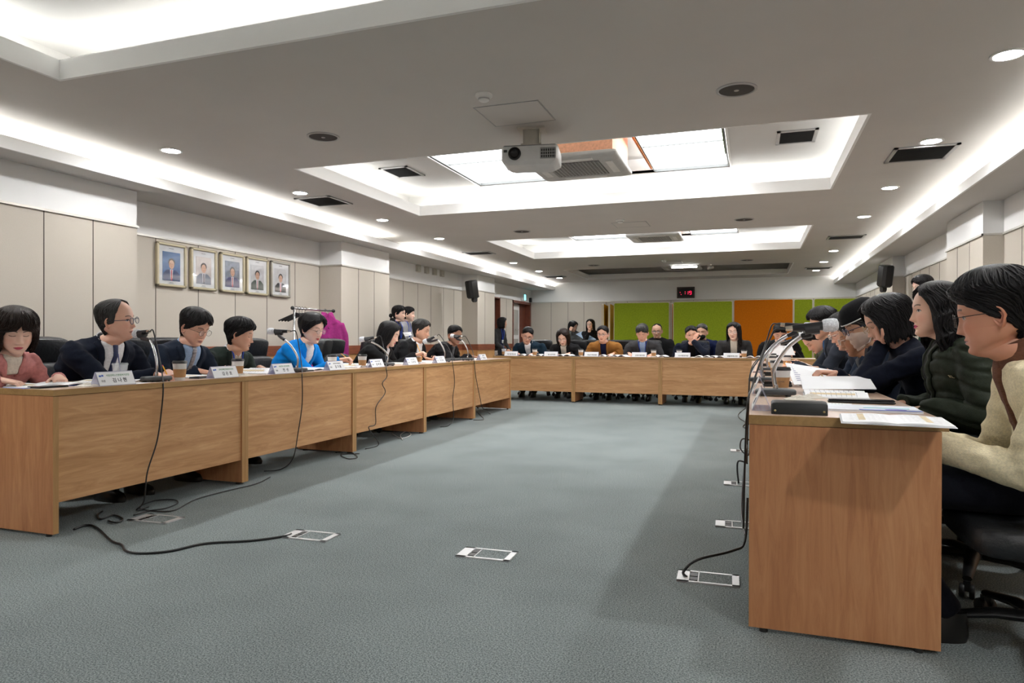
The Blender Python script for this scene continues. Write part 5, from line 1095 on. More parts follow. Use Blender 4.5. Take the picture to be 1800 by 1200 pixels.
for k, w in CD.items():
    p = P[k]; fc = math.degrees(p['rz']); off = Matrix.Rotation(p['rz'], 3, 'Z') @ Vector((0, .09 if k == 'r24' else -.02, 0)); tw = {'pink': 0, 'm2': 8}.get(k, 0)
    chair(p['root'].x+off.x, p['root'].y+off.y, fc+tw, 'black leather office chair under '+w)
for px, X_, rz, lab in ((618, -4.10, -68, 'grey black office chair turned towards the camera, left of the long haired woman'),):
    q = at_x(px, X_); chair(q.x, q.y, rz, lab)
for px, Y_, rz, lab in ((1092, 12.0, 180, 'black leather office chair standing empty right of the tan blazer'), (1024, 12.3, 170, 'black leather office chair behind the far row, right of the turtleneck woman')):
    q = at_y(px, Y_); chair(q.x, q.y, rz, lab)
# ------------------------------------------------------------------ things on the desks
ACR = mat('clear_acrylic', (.70, .70, .86), .08, alpha=.45, var=0); PAP = mat('white_paper', (.87, .88, .90), .7, var=.02, vscale=5); INK = mat('printed_ink', (.03, .035, .05), .6); INKG = mat('green_print', (.10, .30, .14), .6); INKB = mat('blue_print', (.05, .14, .55), .6)
def nameplate(x, y, rz, head, main, label, group, sub='', w=.235, d=.068, h=.078):
    t = thing('name_plate', label, 'name plate', (x, y, TH), rz, group)
    b = MB()
    for s in (-1, 1): b.loft([[(-w/2, s*d/2, 0), (w/2, s*d/2, 0), (w/2, s*(d/2-.002), 0), (-w/2, s*(d/2-.002), 0)], [(-w/2, s*.0012, h), (w/2, s*.0012, h), (w/2, -s*.0008, h), (-w/2, -s*.0008, h)]])
    b.box(-w/2, w/2, -d/2, d/2, .0003, .0018); b.build('acrylic_holder', ACR, t)
    tl = math.atan2(d/2, h); L = math.hypot(d/2, h); M = (R(90)-tl, 0, 0)
    c = Vector((0, -d/4-.0022, h/2))
    sh = MB().box(-w/2+.004, w/2-.004, -L/2+.004, L/2-.004, -.0006, .0004).build('paper_sheet', PAP, t, loc=c, rot=M)
    text_obj('main_writing', main, .028, INK, sh, (.018 if sub else .012, -.013, .0007), (0, 0, 0), bold=.0004)
    if sub: text_obj('title_writing', sub, .014, INK, sh, (-.085, -.014, .0007), (0, 0, 0))
    if head: text_obj('organisation_writing', head, .0135, INKG if len(head) > 10 else INK, sh, (.015, .018, .0007), (0, 0, 0)); MB().box(-.104, -.090, .012, .022, .0004, .0008).box(-.088, -.076, .014, .024, .0004, .0008).build('printed_logo', INKB, sh)
    return t
GPL = 'name plates on the left row'; GPF = 'name plates on the far row'; GPR = 'name plates seen end on along the right row'
LP = [(200, '시립강북노인종합복지관장', '김 나 현', '위원', 'before the man with round glasses'), (392, '강북장애인종합복지관장', '김 은 호', '', 'before the young man in a striped tie'), (495, '서울강북 지역자활센터', '전  선', '위원', 'before the man in dark green'), (588, '서울강북가족센터장', '김 기 룡', '위원', 'before the woman in blue'),
      (660, '서울강북복지관장', '심 미 경', '위원', 'before the long haired woman'), (722, '서울강북협의회', '김 정 희', '위원', 'beside the black suited man\'s cup'), (772, '서울강북협의회', '변 경 희', '위원', 'left of the two farthest left microphones'), (847, '서울강북협의회', '정 도 윤', '위원', 'at the far end of the left row')]
for px, hd, mn, sb, w in LP:
    q = at_x(px, -3.372); nameplate(-3.372, q.y, R(90), hd, mn, 'white name plate with Korean name '+w, GPL, sb)
for px, mn, w in ((899, '복지정책과장', 'before the man in dark teal'), (969, '청소년과장', 'before the woman in the white turtleneck'), (1040, '여성가족과장', 'before the man in the tan blazer'), (1124, '교육지원과장', 'before the man in the grey suit'), (1200, '자치행정과장', 'before the cheek resting man'), (1286, '생활체육과장', 'before the woman in dark grey')):
    q = at_y(px, FY+.045); nameplate(q.x, FY+.045, 0, '', mn, 'white name plate with Korean job title '+w, GPF)
for px, w in ((1331, 'nearest on the right row'), (1333, 'second on the right row, behind the nearest'), (1333.5, 'third on the right row'), (1334, 'fourth on the right row')):
    k = (1331, 1333, 1333.5, 1334).index(px); Y = (2.78, 3.62, 4.6, 6.0)[k]
    nameplate(.032, Y, R(-90), '', '위 원', 'clear folded name plate seen end on, '+w, GPR)
KRAFT = mat('kraft_sleeve', (.45, .25, .11), .8, var=.06, vscale=80); CUPW = mat('white_cup_paper', (.76, .76, .74), .5); LIDB = mat('black_cup_lid', (.02, .02, .022), .3); CLR = mat('clear_plastic', (.8, .84, .86), .05, alpha=.28, var=0)
def make_cup(clear=False):
    t = thing('takeout_cup', 'x', 'cup', (0, 0, 0))
    MB().lathe([(.029, 0), (.030, .002), (.0415, .104), (.043, .108), (.040, .108), (.0275, .004), (.001, .004)], 28).build('cup_body', CLR if clear else CUPW, t, smooth=40)
    MB().lathe([(.0325, .018), (.0385, .070), (.0393, .070), (.0333, .018)], 28).lathe([(.0325, .018), (.0333, .018)], 28, cap=False).build('sleeve', KRAFT, t, smooth=40)
    if clear:
        MB().lathe([(.045, .106), (.045, .112), (.040, .118), (.001, .119)], 28).build('lid', CLR, t, smooth=40)
        MB().lathe([(.0285, .005), (.0335, .05), (.001, .05)], 24).build('drink', mat('brown_drink', (.10, .05, .025), .1), t, smooth=40); MB().tube([(.01, 0, .01), (-.015, 0, .17)], .003, 8).build('straw', mat('dark_blue_straw', (.02, .04, .15), .4), t, smooth=True)
    else:
        MB().lathe([(.0445, .105), (.0455, .109), (.0435, .112), (.0425, .120), (.040, .122), (.037, .118), (.001, .117)], 28).build('lid', LIDB, t, smooth=40)
    return t
cupA = None; cupB = None
def cup(x, y, label, clear=False, group='takeaway coffee cups'):
    global cupA, cupB
    src = cupB if clear else cupA
    if src is None:
        src = make_cup(clear); src.location = (x, y, TH); src['label'] = label; src['group'] = group
        if clear: cupB = src
        else: cupA = src
        return src
    return dup(src, (x, y, TH), random.random()*6, label, group)
A_ = lambda px, X: at_x(px, X).y
cup(-3.52, A_(211, -3.52), 'clear plastic cup with drink and straw behind the nearest name plate', True)
for px, X_, w in ((316, -3.42, 'beside the microphone of the man with round glasses'), (418, -3.45, 'between the second and third left name plates'), (584, -3.58, 'behind the name plate of the woman in blue'), (637, -3.47, 'left of the long haired woman'), (736, -3.52, 'before the man in the black suit')):
    cup(X_, A_(px, X_), 'brown sleeved coffee cup '+w)
cup(at_y(886, FY+.2).x, FY+.2, 'clear plastic cup at the left end of the far row', True)
for px, w in ((940, 'left of the turtleneck woman'), (1021, 'left of the man in the tan blazer'), (1149, 'right of the grey suited man'), (1194, 'behind the plate of the cheek resting man'), (1308, 'right of the woman in dark grey')):
    cup(at_y(px, FY+.14).x, FY+.14, 'paper coffee cup on the far row, '+w)
for (x, y, w) in ((.14, 3.78, 'the nearest on the right row, behind the big microphone'), (.155, 5.1, 'second on the right row'), (.16, 6.6, 'third on the right row'), (.30, 7.0, 'fourth on the right row'), (.20, 8.0, 'fifth on the right row')): cup(x, y, 'brown sleeved paper cup, '+w)
text_obj('sleeve_writing', 'COFFEE', .009, INK, [o for o in COL.objects if o.get('label', '').endswith('the nearest on the right row, behind the big microphone')][0], (0, 0, 0), (0, 0, 0)).hide_render = False
o = [o for o in COL.objects if o.name.startswith('sleeve_writing')][0]; par = o.parent; par.rotation_euler = (0, 0, 0); o.location = (-.003, -.0370, .048); o.rotation_euler = (R(83), 0, R(0))
# microphones
MBASE = mat('dark_grey_mic_base', (.045, .05, .055), .5); CHR = mat('chrome_gooseneck', (.62, .62, .64), .22, metal=1); MBLK = mat('black_mic_body', (.012, .012, .014), .35); GRL = mat('white_foam_cover', (.66, .68, .72), .7, var=.2, vscale=120, bump=.6, bscale=150); NCK = mat('silver_connector', (.6, .55, .48), .25, metal=1)
def microphone(bx, by, rz, top, head, tail, label, cab, bw=.18, fat=1.0, group='gooseneck desk microphones'):
    t = thing('desk_microphone', label, 'microphone', (bx, by, TH), 0, group); O = Vector((bx, by, TH)); top, head, tail = Vector(top)-O, Vector(head)-O, Vector(tail)-O
    b = MB(); n = 24; sq = lambda a, k: (bw/2*k*abs(math.cos(a))**.6*(1 if math.cos(a) > 0 else -1), bw*.34*k*abs(math.sin(a))**.6*(1 if math.sin(a) > 0 else -1))
    b.loft([[sq(2*math.pi*i/n, k)+(z,) for i in range(n)] for z, k in ((.008, .97), (.011, 1), (.024, 1), (.030, .96), (.032, .9))])
    for sx in (-.6, .6):
        for sy in (-.6, .6): b.lathe([(.012, 0), (.012, .009)], 10, xf=T(sx*bw/2, sy*bw*.34, 0))
    b.build('base', MBASE, t, smooth=50, rot=(0, 0, rz))
    d = (head-tail).normalized(); L = (head-tail).length; mid = tail+d*L*.52; clip = mid-Vector((0, 0, .035))
    side = Vector((top.x, top.y, 0)); gp = [(0, 0, .03), (side.x*-.05, side.y*-.05, top.z*.45), tuple(top*.45+Vector((0, 0, top.z*.35))), tuple(top), tuple(clip)]
    b = MB().tube(smooth_path([gp[0], gp[1], gp[2], gp[3]], 8), .0082*fat**2, 12); b.lathe([(.011, .03), (.011, .05), (.008, .052)], 14); b.build('gooseneck', CHR, t, smooth=50)
    b = MB().tube([top, top.lerp(clip, .6), clip], [.012, .014, .012], 10); b.tube([mid-d*.03-Vector((0, 0, .012)), mid+d*.03-Vector((0, 0, .012))], .021*fat, 12); b.build('clip', MBLK, t, smooth=50)
    q = [tail+d*L*k for k in (0, .16, .18, .62, .70, .72)]
    MB().tube(q[1:], [.0125*fat, .0135*fat, .017*fat, .019*fat, .019*fat], 18).build('microphone_body', MBLK, t, smooth=40)
    MB().tube([q[0]+d*L*.03, q[0]+d*L*.16], [.0105*fat, .0115*fat], 14).build('connector', NCK, t, smooth=40)
    MB().tube([tail+d*L*k for k in (.71, .74, .80, .92, .98, 1.0)], [.021*fat, .0255*fat, .027*fat, .027*fat, .023*fat, .012*fat], 20).build('foam_cover', GRL, t, smooth=50)
    pts = [tail+d*L*.05, tail, tail-d*.035]+[Vector(c)-O for c in cab]
    MB().tube(smooth_path(pts, 8), [.006]*3+[.0042]*(8*(len(pts)-1)-2), 8).build('cable', CABLE, t, smooth=True)
    return t
def lm(bp, tp, hp, tl, cab, label, bX=-3.56):
    B = at_x(bp, -3.44); microphone(-3.44, B.y, R(90), at_x(tp[0], bX+.05, tp[1]), at_x(hp[0], bX-.18, hp[1]), at_x(tl[0], bX, tl[1]), label, cab)
fx_ = lambda px, py: tuple(at_x(px, -3.318, py))
lm(275, (264, 598), (237, 587), (264, 582), [at_x(276, -3.5, 610), at_x(284, -3.42, 650), fx_(287, 680), fx_(284, 720), fx_(276, 775), fx_(259, 830), fx_(253, 880), (-3.35, 3.02, .02), (-3.4, 3.15, .006)], 'gooseneck microphone before the man with round glasses')
lm(522, (500, 597), (470, 582), (512, 582), [at_x(524, -3.5, 600), at_x(530, -3.42, 640), fx_(531, 662), fx_(531, 710), fx_(524, 760), fx_(515, 805), (-3.42, 4.4, .01), (-3.5, 4.3, .006)], 'gooseneck microphone before the woman in blue')
lm(680, (652, 600), (632, 597), (663, 592), [at_x(673, -3.5, 605), at_x(678, -3.42, 630), fx_(679, 648), fx_(680, 662), fx_(672, 674), fx_(677, 690), fx_(661, 715), fx_(660, 745), fx_(648, 752), (-3.34, 5.72, .02), (-3.35, 5.5, .006)], 'gooseneck microphone before the long haired woman')
lm(781, (769, 597), (744, 601), (768, 590), [at_x(781, -3.5, 600), at_x(792, -3.42, 618), fx_(795, 634), fx_(799, 670), fx_(796, 700), fx_(797, 735), fx_(788, 748), (-3.4, 7.2, .006)], 'gooseneck microphone between the black suit and the puffer jacket')
lm(822, (811, 598), (792, 590), (814, 591), [at_x(824, -3.5, 601), at_x(831, -3.42, 618), fx_(833, 632), fx_(837, 665), fx_(844, 700), fx_(848, 716), (-3.34, 8.65, .01)], 'farthest gooseneck microphone of the left row')
Y1 = 3.32
microphone(.10, 3.42, 0, at_y(1410, Y1+.02, 590), at_y(1474, Y1, 570), at_y(1378, Y1, 578), 'nearest gooseneck microphone of the right row, large in the foreground', [at_y(1357, Y1, 588), at_y(1346, Y1, 612), at_y(1335, Y1-.05, 640), at_y(1322, 3.2, 680), (-.02, 3.1, .735), (-.03, 3.08, .5), (-.035, 3.1, .2)], bw=.18, fat=1.1)
microphone(.06, 4.5, 0, at_y(1384, 4.5, 590), at_y(1430, 4.5, 576), at_y(1370, 4.5, 570), 'second gooseneck microphone of the right row, behind the large one', [at_y(1354, 4.5, 578), at_y(1347, 4.5, 600), at_y(1338, 4.4, 625), at_y(1322, 4.3, 650), (-.02, 4.25, .735), (-.03, 4.2, .3)], bw=.17, fat=1.1)
microphone(.12, 6.2, 0, at_y(1372, 6.2, 604), at_y(1412, 6.2, 588), at_y(1384, 6.2, 589), 'third gooseneck microphone of the right row', [at_y(1370, 6.2, 596), at_y(1356, 6.2, 612), at_y(1340, 6.2, 624), (-.02, 6.1, .735), (-.03, 6.1, .3)], bw=.16, fat=1.0)

# books, papers and small things
def lines_mb(b, x0, x1, y0, y1, n, z, mi):
    for k in range(n):
        y = y1-(k+.5)*(y1-y0)/n; r = random.random()
        b.box(x0, x0+(x1-x0)*(.55+.45*r), y-.0012, y+.0012, z, z+.0004, mi)
def booklet(x, y, rz, label, w=.20, d=.27, open_=True, z=TH, col=None, tab=(.75, .62, .40), group='booklets and papers', th_=.006, tilt=0, lines=True, lift=.012):
    t = thing('open_booklet' if open_ else 'booklet', label, 'book', (x, y, z), rz, group)
    cm = col or PAP
    if open_:
        for s in (-1, 1):
            b = MB(); b.grid(12, 4, lambda u, v: (s*w*u, -d/2+d*v, th_+lift*math.sin(math.pi*min(1, u*1.25))*(1-.4*u)), 0, th_)
            if lines:
                for k in range(10):
                    yy = d*.40-k*d*.08; n = 7
                    for q in range(n):
                        u = .14+.74*q/n; u2 = u+.74/n*(.35+.6*random.random()); zf = lambda q_: th_+lift*math.sin(math.pi*min(1, q_*1.25))*(1-.4*q_)+.0008
                        b.add([(s*w*u, yy-.0011, zf(u)), (s*w*u2, yy-.0011, zf(u2)), (s*w*u2, yy+.0011, zf(u2)), (s*w*u, yy+.0011, zf(u))], [(0, 1, 2, 3)], 1)
                u0, u1 = .55, .68; b.add([(s*w*u0, -d*.3, zf(u0)-.0003), (s*w*u1, -d*.3, zf(u1)-.0003), (s*w*u1, d*.42, zf(u1)-.0003), (s*w*u0, d*.42, zf(u0)-.0003)], [(0, 1, 2, 3)], 2)
            b.build('page_block', [PAP, mat('faint_print', (.35, .36, .40), .7), mat('beige_table_shade', tab, .7)], t, smooth=False)
        MB().box(-w-.004, w+.004, -d/2-.003, d/2+.003, 0, .0015).build('cover', cm, t)
    else:
        b = MB().box(-w/2, w/2, -d/2, d/2, .001, th_, 0); b.box(-w/2-.002, w/2+.001, -d/2-.002, d/2+.002, th_, th_+.0012, 1).box(-w/2-.002, w/2+.001, -d/2-.002, d/2+.002, 0, .001, 1)
        if lines: lines_mb(b, -w*.38, w*.38, -d*.38, d*.40, 14, th_+.0012, 2)
        b.build('pages', [PAP, cm, mat('faint_print', (.35, .36, .40), .7)], t)
    return t
BLC = mat('blue_cover', (.02, .12, .60), .4); NVC = mat('navy_cover', (.02, .03, .12), .4); KBC = mat('black_cover', (.015, .015, .018), .5)
def paper(x, y, rz, label, w=.21, d=.29, z=TH, n=1, mi=PAP, group='loose white papers'):
    t = thing('paper_sheet', label, 'paper', (x, y, z), rz, group); b = MB().box(-w/2, w/2, -d/2, d/2, .0002, .0008*n+.0006, 0); lines_mb(b, -w*.36, w*.36, -d*.36, d*.38, 12, .0008*n+.0006, 1)
    b.build('sheet', [mi, mat('faint_print', (.35, .36, .40), .7)], t); return t
def blackbox(x, y, rz, w, d, h, nm, label, cat, z=TH, m=None, group=None):
    t = thing(nm, label, cat, (x, y, z), rz, group); MB().box(-w/2, w/2, -d/2, d/2, 0.0003, h*.6, bev=min(.004, h*.25)).build('body', m or BLACK, t); MB().box(-w/2+.002, w/2-.002, -d/2+.002, d/2-.002, h*.6, h, bev=min(.003, h*.18)).build('cover', m or mat('black_gloss', (.01, .01, .012), .15), t); return t
def packet(x, y, rz, label, z=TH):
    t = thing('tissue_packet', label, 'packet', (x, y, z), rz, 'crumpled small packets')
    MB().grid(9, 9, lambda u, v: (-.06+.12*u, -.035+.07*v, .003+.012*math.sin(math.pi*u)*math.sin(math.pi*v)*(1+.6*math.sin(9*u+7*v))), 0, .003).build('wrapper', mat('cream_wrapper', (.66, .62, .54), .5), t); return t
q = R(90)
booklet(-3.66, 2.73, q-.1, 'open booklet with blue edge before the woman in pink', col=BLC)
blackbox(-3.52, 2.62, q, .16, .10, .010, 'tablet', 'black tablet lying at the near left desk corner', 'tablet'); packet(-3.42, 2.66+.11, q, 'crumpled cream packet left of the nearest name plate')
booklet(-3.66, 3.16, q+.1, 'open papers under the hands of the man with round glasses', col=PAP); paper(-3.45, 3.05, q+.3, 'loose white sheet right of the nearest name plate', .12, .2)
booklet(-3.63, 3.80, q, 'open booklet with navy cover before the young man in a striped tie', col=NVC); blackbox(-3.46, 3.62, q+.2, .15, .075, .012, 'phone', 'black phone behind the second left name plate', 'phone', group='black phones on the desks')
booklet(-3.60, 4.40, q+.2, 'open booklet with dark cover before the man in dark green', col=KBC, lift=.035); packet(-3.42, 3.98, q, 'crumpled packet below the cup between the second and third plates')
booklet(-3.62, 5.05, q, 'open booklet before the woman in blue', col=NVC); blackbox(-3.44, 4.72, q, .15, .075, .012, 'phone', 'black phone beside the microphone of the woman in blue', 'phone', group='black phones on the desks')
booklet(-3.62, 5.72, q+.1, 'large open white booklet between the woman in blue and the turned chair', w=.21, d=.3, lift=.03); packet(-3.40, 5.25, q, 'crumpled packet right of the fourth left name plate')
booklet(-3.62, 6.72, q, 'open white booklet before the long haired woman'); booklet(-3.62, 7.35, q, 'open white booklet before the man in the black suit'); packet(-3.44, 7.0, q, 'crumpled packet beside the black suited man\'s cup')
booklet(-3.60, 8.6, q, 'open white booklet before the man in the puffer jacket'); blackbox(-3.62, 8.05, q, .22, .15, .03, 'conference_terminal', 'grey black conference unit between the two farthest left microphones', 'microphone unit', m=MBASE)
fy = FY+.24
for px, w, c in ((925, 'the man in dark teal', NVC), (955, 'left of the turtleneck woman', KBC), (995, 'the woman in the white turtleneck', KBC), (1066, 'the man in the tan blazer', PAP), (1090, 'the empty far chair', NVC), (1160, 'the grey suited man', PAP), (1236, 'the cheek resting man', PAP), (1262, 'left of the woman in dark grey', KBC), (1326, 'right of the woman in dark grey', KBC)):
    booklet(at_y(px, fy).x, fy, random.uniform(-.2, .2), 'open booklet on the far row by '+w if w[:3] == 'the' else 'open booklet on the far row, '+w, w=.16, d=.23, col=c, lift=.03, lines=False)
for px, w in ((880, 'at the left end of the far row'), (1012, 'left of the tan blazer'), (1176, 'between the grey suit and the cheek resting man')): blackbox(at_y(px, FY+.12).x, FY+.12, .1, .16, .08, .012, 'phone', 'black phone '+w, 'phone', group='black phones on the desks')
# right row
t = thing('glasses_case', 'black leather glasses case with two brass studs at the near right desk corner', 'case', (.152, 2.60, TH), 0)
sec = lambda k: [(-.5*k, 0), (.5*k, 0), (.51*k, .25), (.50*k, .62), (.38*k, .88), (.1*k, 1), (-.2*k, 1), (-.44*k, .85), (-.5*k, .4)]
MB().loft([[(x, a*.085, z_*.047*kz) for a, z_ in sec(ky)] for x, ky, kz in ((-.090, .86, .86), (-.086, .96, .96), (-.074, 1, 1), (.074, 1, 1), (.086, .96, .96), (.090, .86, .86))]).build('case_body', mat('black_grained_leather', (.012, .014, .014), .35, bump=.06, bscale=260), t, smooth=30)
for sx in (-.078, .078): MB().ell((sx, -.0425, .013), (.004, .002, .004), 10).build('brass_stud', mat('brass', (.5, .4, .2), .3, metal=1), t, smooth=True)
booklet(.417, 2.43, R(-5), 'open booklet hanging over the near edge of the right desk', w=.147, d=.27, z=TH+.004, col=PAP, lift=.004)
booklet(.42, 2.86, R(-3), 'booklet with blue and violet cover under the overhanging one', w=.30, d=.22, open_=False, col=mat('pale_cover', (.78, .82, .90), .4), lines=False)
bk_ = [o for o in COL.objects if o.get('label') == 'booklet with blue and violet cover under the overhanging one'][0]
MB().box(-.05, .149, -.110, -.085, .0073, .0078).build('blue_band', BLC, bk_); MB().prism([(.07+.035*math.cos(a), -.07+.028*math.sin(a)) for a in [R(q*18) for q in range(20)]], .0078, .0082).build('violet_disc', mat('violet_print_disc', (.22, .20, .60), .4), bk_); MB().box(-.03, .12, -.02, .0, .0073, .0078).build('teal_band', mat('teal_print', (.05, .45, .55), .4), bk_)
blackbox(.42, 3.14, R(-2), .25, .045, .016, 'pencil_case', 'long flat black pencil case beyond the blue booklet', 'case')
bo = booklet(.36, 3.52, R(88), 'large open booklet with tables before the woman in green', w=.16, d=.26, lift=.02)
Mi = (Matrix.Translation((.36, 3.52, TH)) @ Matrix.Rotation(R(88), 4, 'Z')).inverted(); cs = [Mi @ Vector(p) for p in (at_y(1411, 3.60, 684), at_y(1541, 3.60, 684), at_y(1527, 3.80, 662), at_y(1406, 3.80, 662))]
MB().loft([[tuple(p) for p in cs], [tuple(p+Vector((.003, 0, .003))) for p in cs]]).build('raised_page', PAP, bo)
paper(.27, 3.03, R(80), 'white sheet between glasses case and the big microphone', .14, .2); packet(.19, 3.22, R(10), 'clear crumpled packet beside the big microphone base'); packet(.25, 3.34, R(30), 'cream torn wrapper behind the big microphone')
def sheet3(name, label, cs, cat='paper', m=PAP, group=None, lines=True, th_=.0012):
    c = [Vector(p) for p in cs]; o = sum(c, Vector())/4; t = thing(name, label, cat, o, 0, group); c = [p-o for p in c]; nrm = (c[1]-c[0]).cross(c[3]-c[0]).normalized()*th_
    f = lambda u, v: c[0]*(1-u)*(1-v)+c[1]*u*(1-v)+c[2]*u*v+c[3]*(1-u)*v
    b = MB().loft([[tuple(p) for p in c], [tuple(p+nrm) for p in c]])
    b.build('sheet', m, t)
    if lines:
        b = MB()
        for sg in (1, -1):
            off = nrm*(1.4 if sg > 0 else -.4)
            for k in range(9):
                v = .10+k*.09; u2 = .5+.4*random.random(); b.add([tuple(f(u_, v_)+off) for u_, v_ in ((.1, v), (u2, v), (u2, v+.022), (.1, v+.022))], [(0, 1, 2, 3)])
        b.build('printed_lines', mat('violet_print', (.12, .12, .32), .7), t)
    return t
sheet3('paper_sheet', 'white printed sheet held up by the woman in the navy sweater', [at_y(1380, 4.62, 637), at_y(1476, 4.25, 652), at_y(1478, 4.02, 668), at_y(1396, 4.12, 676)], group='loose white papers')
paper(.36, 4.42, R(4), 'stack of white papers under the held sheet', .24, .3, n=6)
t = thing('gavel', 'dark red wooden gavel lying before the masked woman', 'gavel', (.30, 4.95, TH), R(-12)); RW = mat('dark_red_lacquered_wood', (.12, .02, .014), .25, var=.2)
MB().tube([(0, 0, .05), (.17, 0, .045)], [.008, .007], 10).build('handle', RW, t, smooth=True); MB().ell((-.015, 0, .05), (.02, .018, .018), 14).build('knob', RW, t, smooth=True); MB().lathe([(.022, -.035), (.026, -.03), (.022, -.02), (.024, 0), (.022, .02), (.026, .03), (.022, .035)], 16, xf=T(.175, 0, .045, R(90))).build('gavel_head', RW, t, smooth=40)
tag(MB().lathe([(.05, 0), (.05, .014), (.045, .02), (.001, .02)], 20).build('sounding_block', RW, loc=(.46, 4.96, TH), smooth=40), 'round dark red sounding block beside the gavel', 'block')
booklet(.36, 5.55, R(90), 'open booklet before the tanned man', w=.16, d=.25, lift=.03); booklet(.34, 6.3, R(92), 'open booklet before the third man from the far right end', w=.16, d=.25); booklet(.34, 7.15, R(88), 'open booklet under the hands of the man in charcoal', w=.17, d=.26, lift=.03); booklet(.34, 8.0, R(90), 'open booklet before the person bending low', w=.16, d=.25)
for (x, y, w) in ((.13, 4.15, 'behind the nearest right coffee cup'), (.14, 5.4, 'behind the second right coffee cup'), (.16, 7.4, 'near the far end of the right row')): blackbox(x, y, .05, .15, .09, .03, 'black_pouch', 'flat black pouch '+w, 'pouch', group='black pouches on the right row')
sheet3('paper_sheet', 'white sheet held by the person in black before the orange screen', [at_y(1356, 11.3, 606), at_y(1392, 11.3, 608), at_y(1398, 11.25, 624), at_y(1352, 11.25, 624)], group='loose white papers', lines=False)
sheet3('folder', 'grey blue folder held by the women before the far wall', [at_y(1012, 15.3, 587), at_y(1024, 15.3, 582), at_y(1048, 15.0, 596), at_y(1036, 15.0, 602)], 'folder', mat('grey_blue_folder', (.20, .30, .42), .4), lines=False, th_=.004)
sheet3('paper_sheet', 'folded white papers held by the standing woman with tied back hair', [at_x(708, -4.75, 584), at_x(722, -4.72, 583), at_x(724, -4.70, 589), at_x(712, -4.74, 591)], group='loose white papers', lines=False, th_=.004)
# monogram on the padded coat
p = P['r23']; Rw = Matrix.Rotation(p['rz'], 3, 'Z'); ri = Rw.transposed()
dvec = ray(1673, 661).normalized(); h = p['bvh'].ray_cast(ri @ (Vector((0, 0, 1))-p['root']), ri @ dvec)
if h[0] is not None:
    nl = h[1].normalized() if h[1].dot(ri @ dvec) < 0 else -h[1].normalized(); zq = (Vector((0, 0, 1))-nl*nl.z).normalized(); xq = zq.cross(nl)
    Mx = Matrix((xq, zq, nl)).transposed().to_4x4(); Mx.translation = h[0]+nl*.003
    o = text_obj('monogram_writing', 'RL', .024, mat('pale_gold_thread', (.6, .52, .35), .6), p['jacket'], (0, 0, 0), (0, 0, 0), bold=-.0002); o.matrix_basis = Mx
# coat rack with hangers and the magenta coat
RXX = -5.05; ya, yb = at_x(517, RXX).y, at_x(582, RXX).y; zt = 1.375
t = thing('coat_rack', 'silver rolling coat rack by the left wall behind the woman in blue', 'coat rack', (RXX, ya, 0)); Lr = yb-ya
for y in (0, Lr): MB().tube([(0, y, .08), (0, y, zt-.02)], .012, 10).build('post', CHR, t, smooth=True)
MB().tube([(0, -.03, zt), (0, Lr+.05, zt)], .013, 10).build('top_rail', CHR, t, smooth=True)
for y in (-.03, Lr+.05): MB().ell((0, y, zt), (.024, .024, .024), 10).build('end_cap', BLACK, t, smooth=True)
b = MB()
for y in (0, Lr): b.tube([(-.2, y, .06), (.2, y, .06)], .012, 8).ell((-.2, y, .03), (.02, .02, .028), 8).ell((.2, y, .03), (.02, .02, .028), 8)
b.tube([(0, 0, .08), (0, Lr, .08)], .010, 8); b.build('rolling_base', CHR, t, smooth=True)
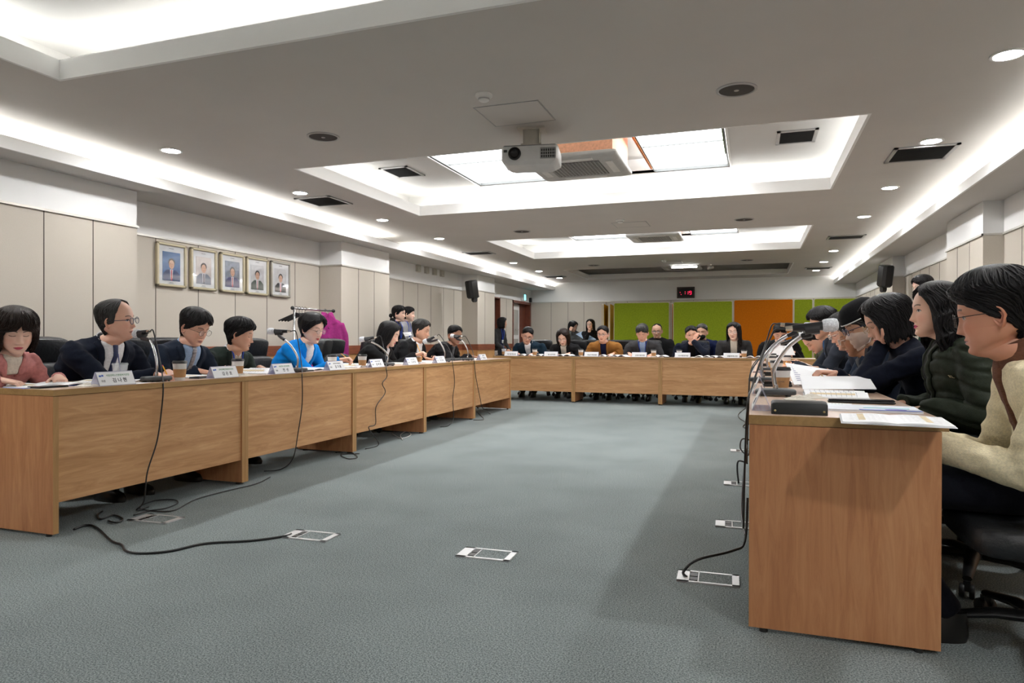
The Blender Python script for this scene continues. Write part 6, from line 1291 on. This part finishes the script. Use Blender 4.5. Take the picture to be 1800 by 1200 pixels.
for k in range(4):
    y = ya+.04+k*.055; h = MB().tube(smooth_path([(0, 0, 0), (.02, 0, .02), (.0, 0, .04), (-.02, 0, .015)], 5), .0025, 6); h.tube([(0, 0, 0), (0, 0, -.04)], .0025, 6).tube(smooth_path([(-.2, 0, -.13), (-.05, 0, -.06), (0, 0, -.04), (.05, 0, -.06), (.2, 0, -.13)], 5), .009, 8)
    tag(h.build('coat_hanger', BLACK, loc=(RXX, y, zt-.018), rot=(0, 0, R(28)), smooth=True), 'black hanger on the coat rack, %s from its near end' % ordn[k], 'hanger', 'black hangers on the coat rack')
MAG = cloth('magenta_wool', (.30, .03, .17), vs=40); b = MB()
rg = []
for z, wx, wy in ((.02, .045, .05), (-.03, .10, .06), (-.07, .20, .075), (-.14, .235, .085), (-.35, .23, .09), (-.55, .25, .10), (-.72, .27, .11)): rg.append([(wx*math.cos(a), wy*math.sin(a)*(1+.18*math.sin(5*a+z*6)*(z < -.3)), z) for a in [2*math.pi*k/28 for k in range(28)]])
b.loft(rg)
for sx in (-1, 1): b.tube([(sx*.19, 0, -.11), (sx*.25, .01, -.25), (sx*.28, .02, -.45), (sx*.29, .03, -.66)], [.065, .065, .06, .058], 14)
me = evaluate(b.mesh('scratch', MAG), [('REMESH', dict(mode='VOXEL', voxel_size=.014)), ('SMOOTH', dict(factor=.5, iterations=3))]); V = np.array([v.co[:] for v in me.vertices]); Nn = np.array([v.normal[:] for v in me.vertices])
V += Nn*np.array([.010*noise.noise(Vector((x*14, y*14, z*5))) for x, y, z in V])[:, None]; me.vertices.foreach_set('co', V.ravel()); me.polygons.foreach_set('use_smooth', [True]*len(me.polygons)); me.materials.clear(); me.materials.append(MAG)
t = thing('coat', 'magenta wool coat hanging on the silver coat rack', 'coat', (RXX, yb-.13, zt-.06), R(62)); me.name = 'coat_body'; o = bpy.data.objects.new('coat_body', me); COL.objects.link(o); o.parent = t
b = MB()
for sx in (-1, 1): b.loft([[(sx*.012, -.065, .03), (sx*.075, -.05, .035), (sx*.07, -.04, .04)], [(sx*.012, -.085, -.13), (sx*.12, -.09, -.09), (sx*.11, -.07, -.08)]])
b.build('collar', MAG, t)
for k in range(4): MB().ell((.0, -.095-.003*k, -.16-.13*k), (.011, .006, .011), 10).build('button', mat('magenta_button', (.2, .02, .1), .3), t, smooth=True)
MB().tube(smooth_path([(0, 0, .01), (0, 0, .045), (.02, 0, .06), (.0, 0, .078), (-.018, 0, .062)], 5), .003, 6).build('hanger_hook', BLACK, t, smooth=True)
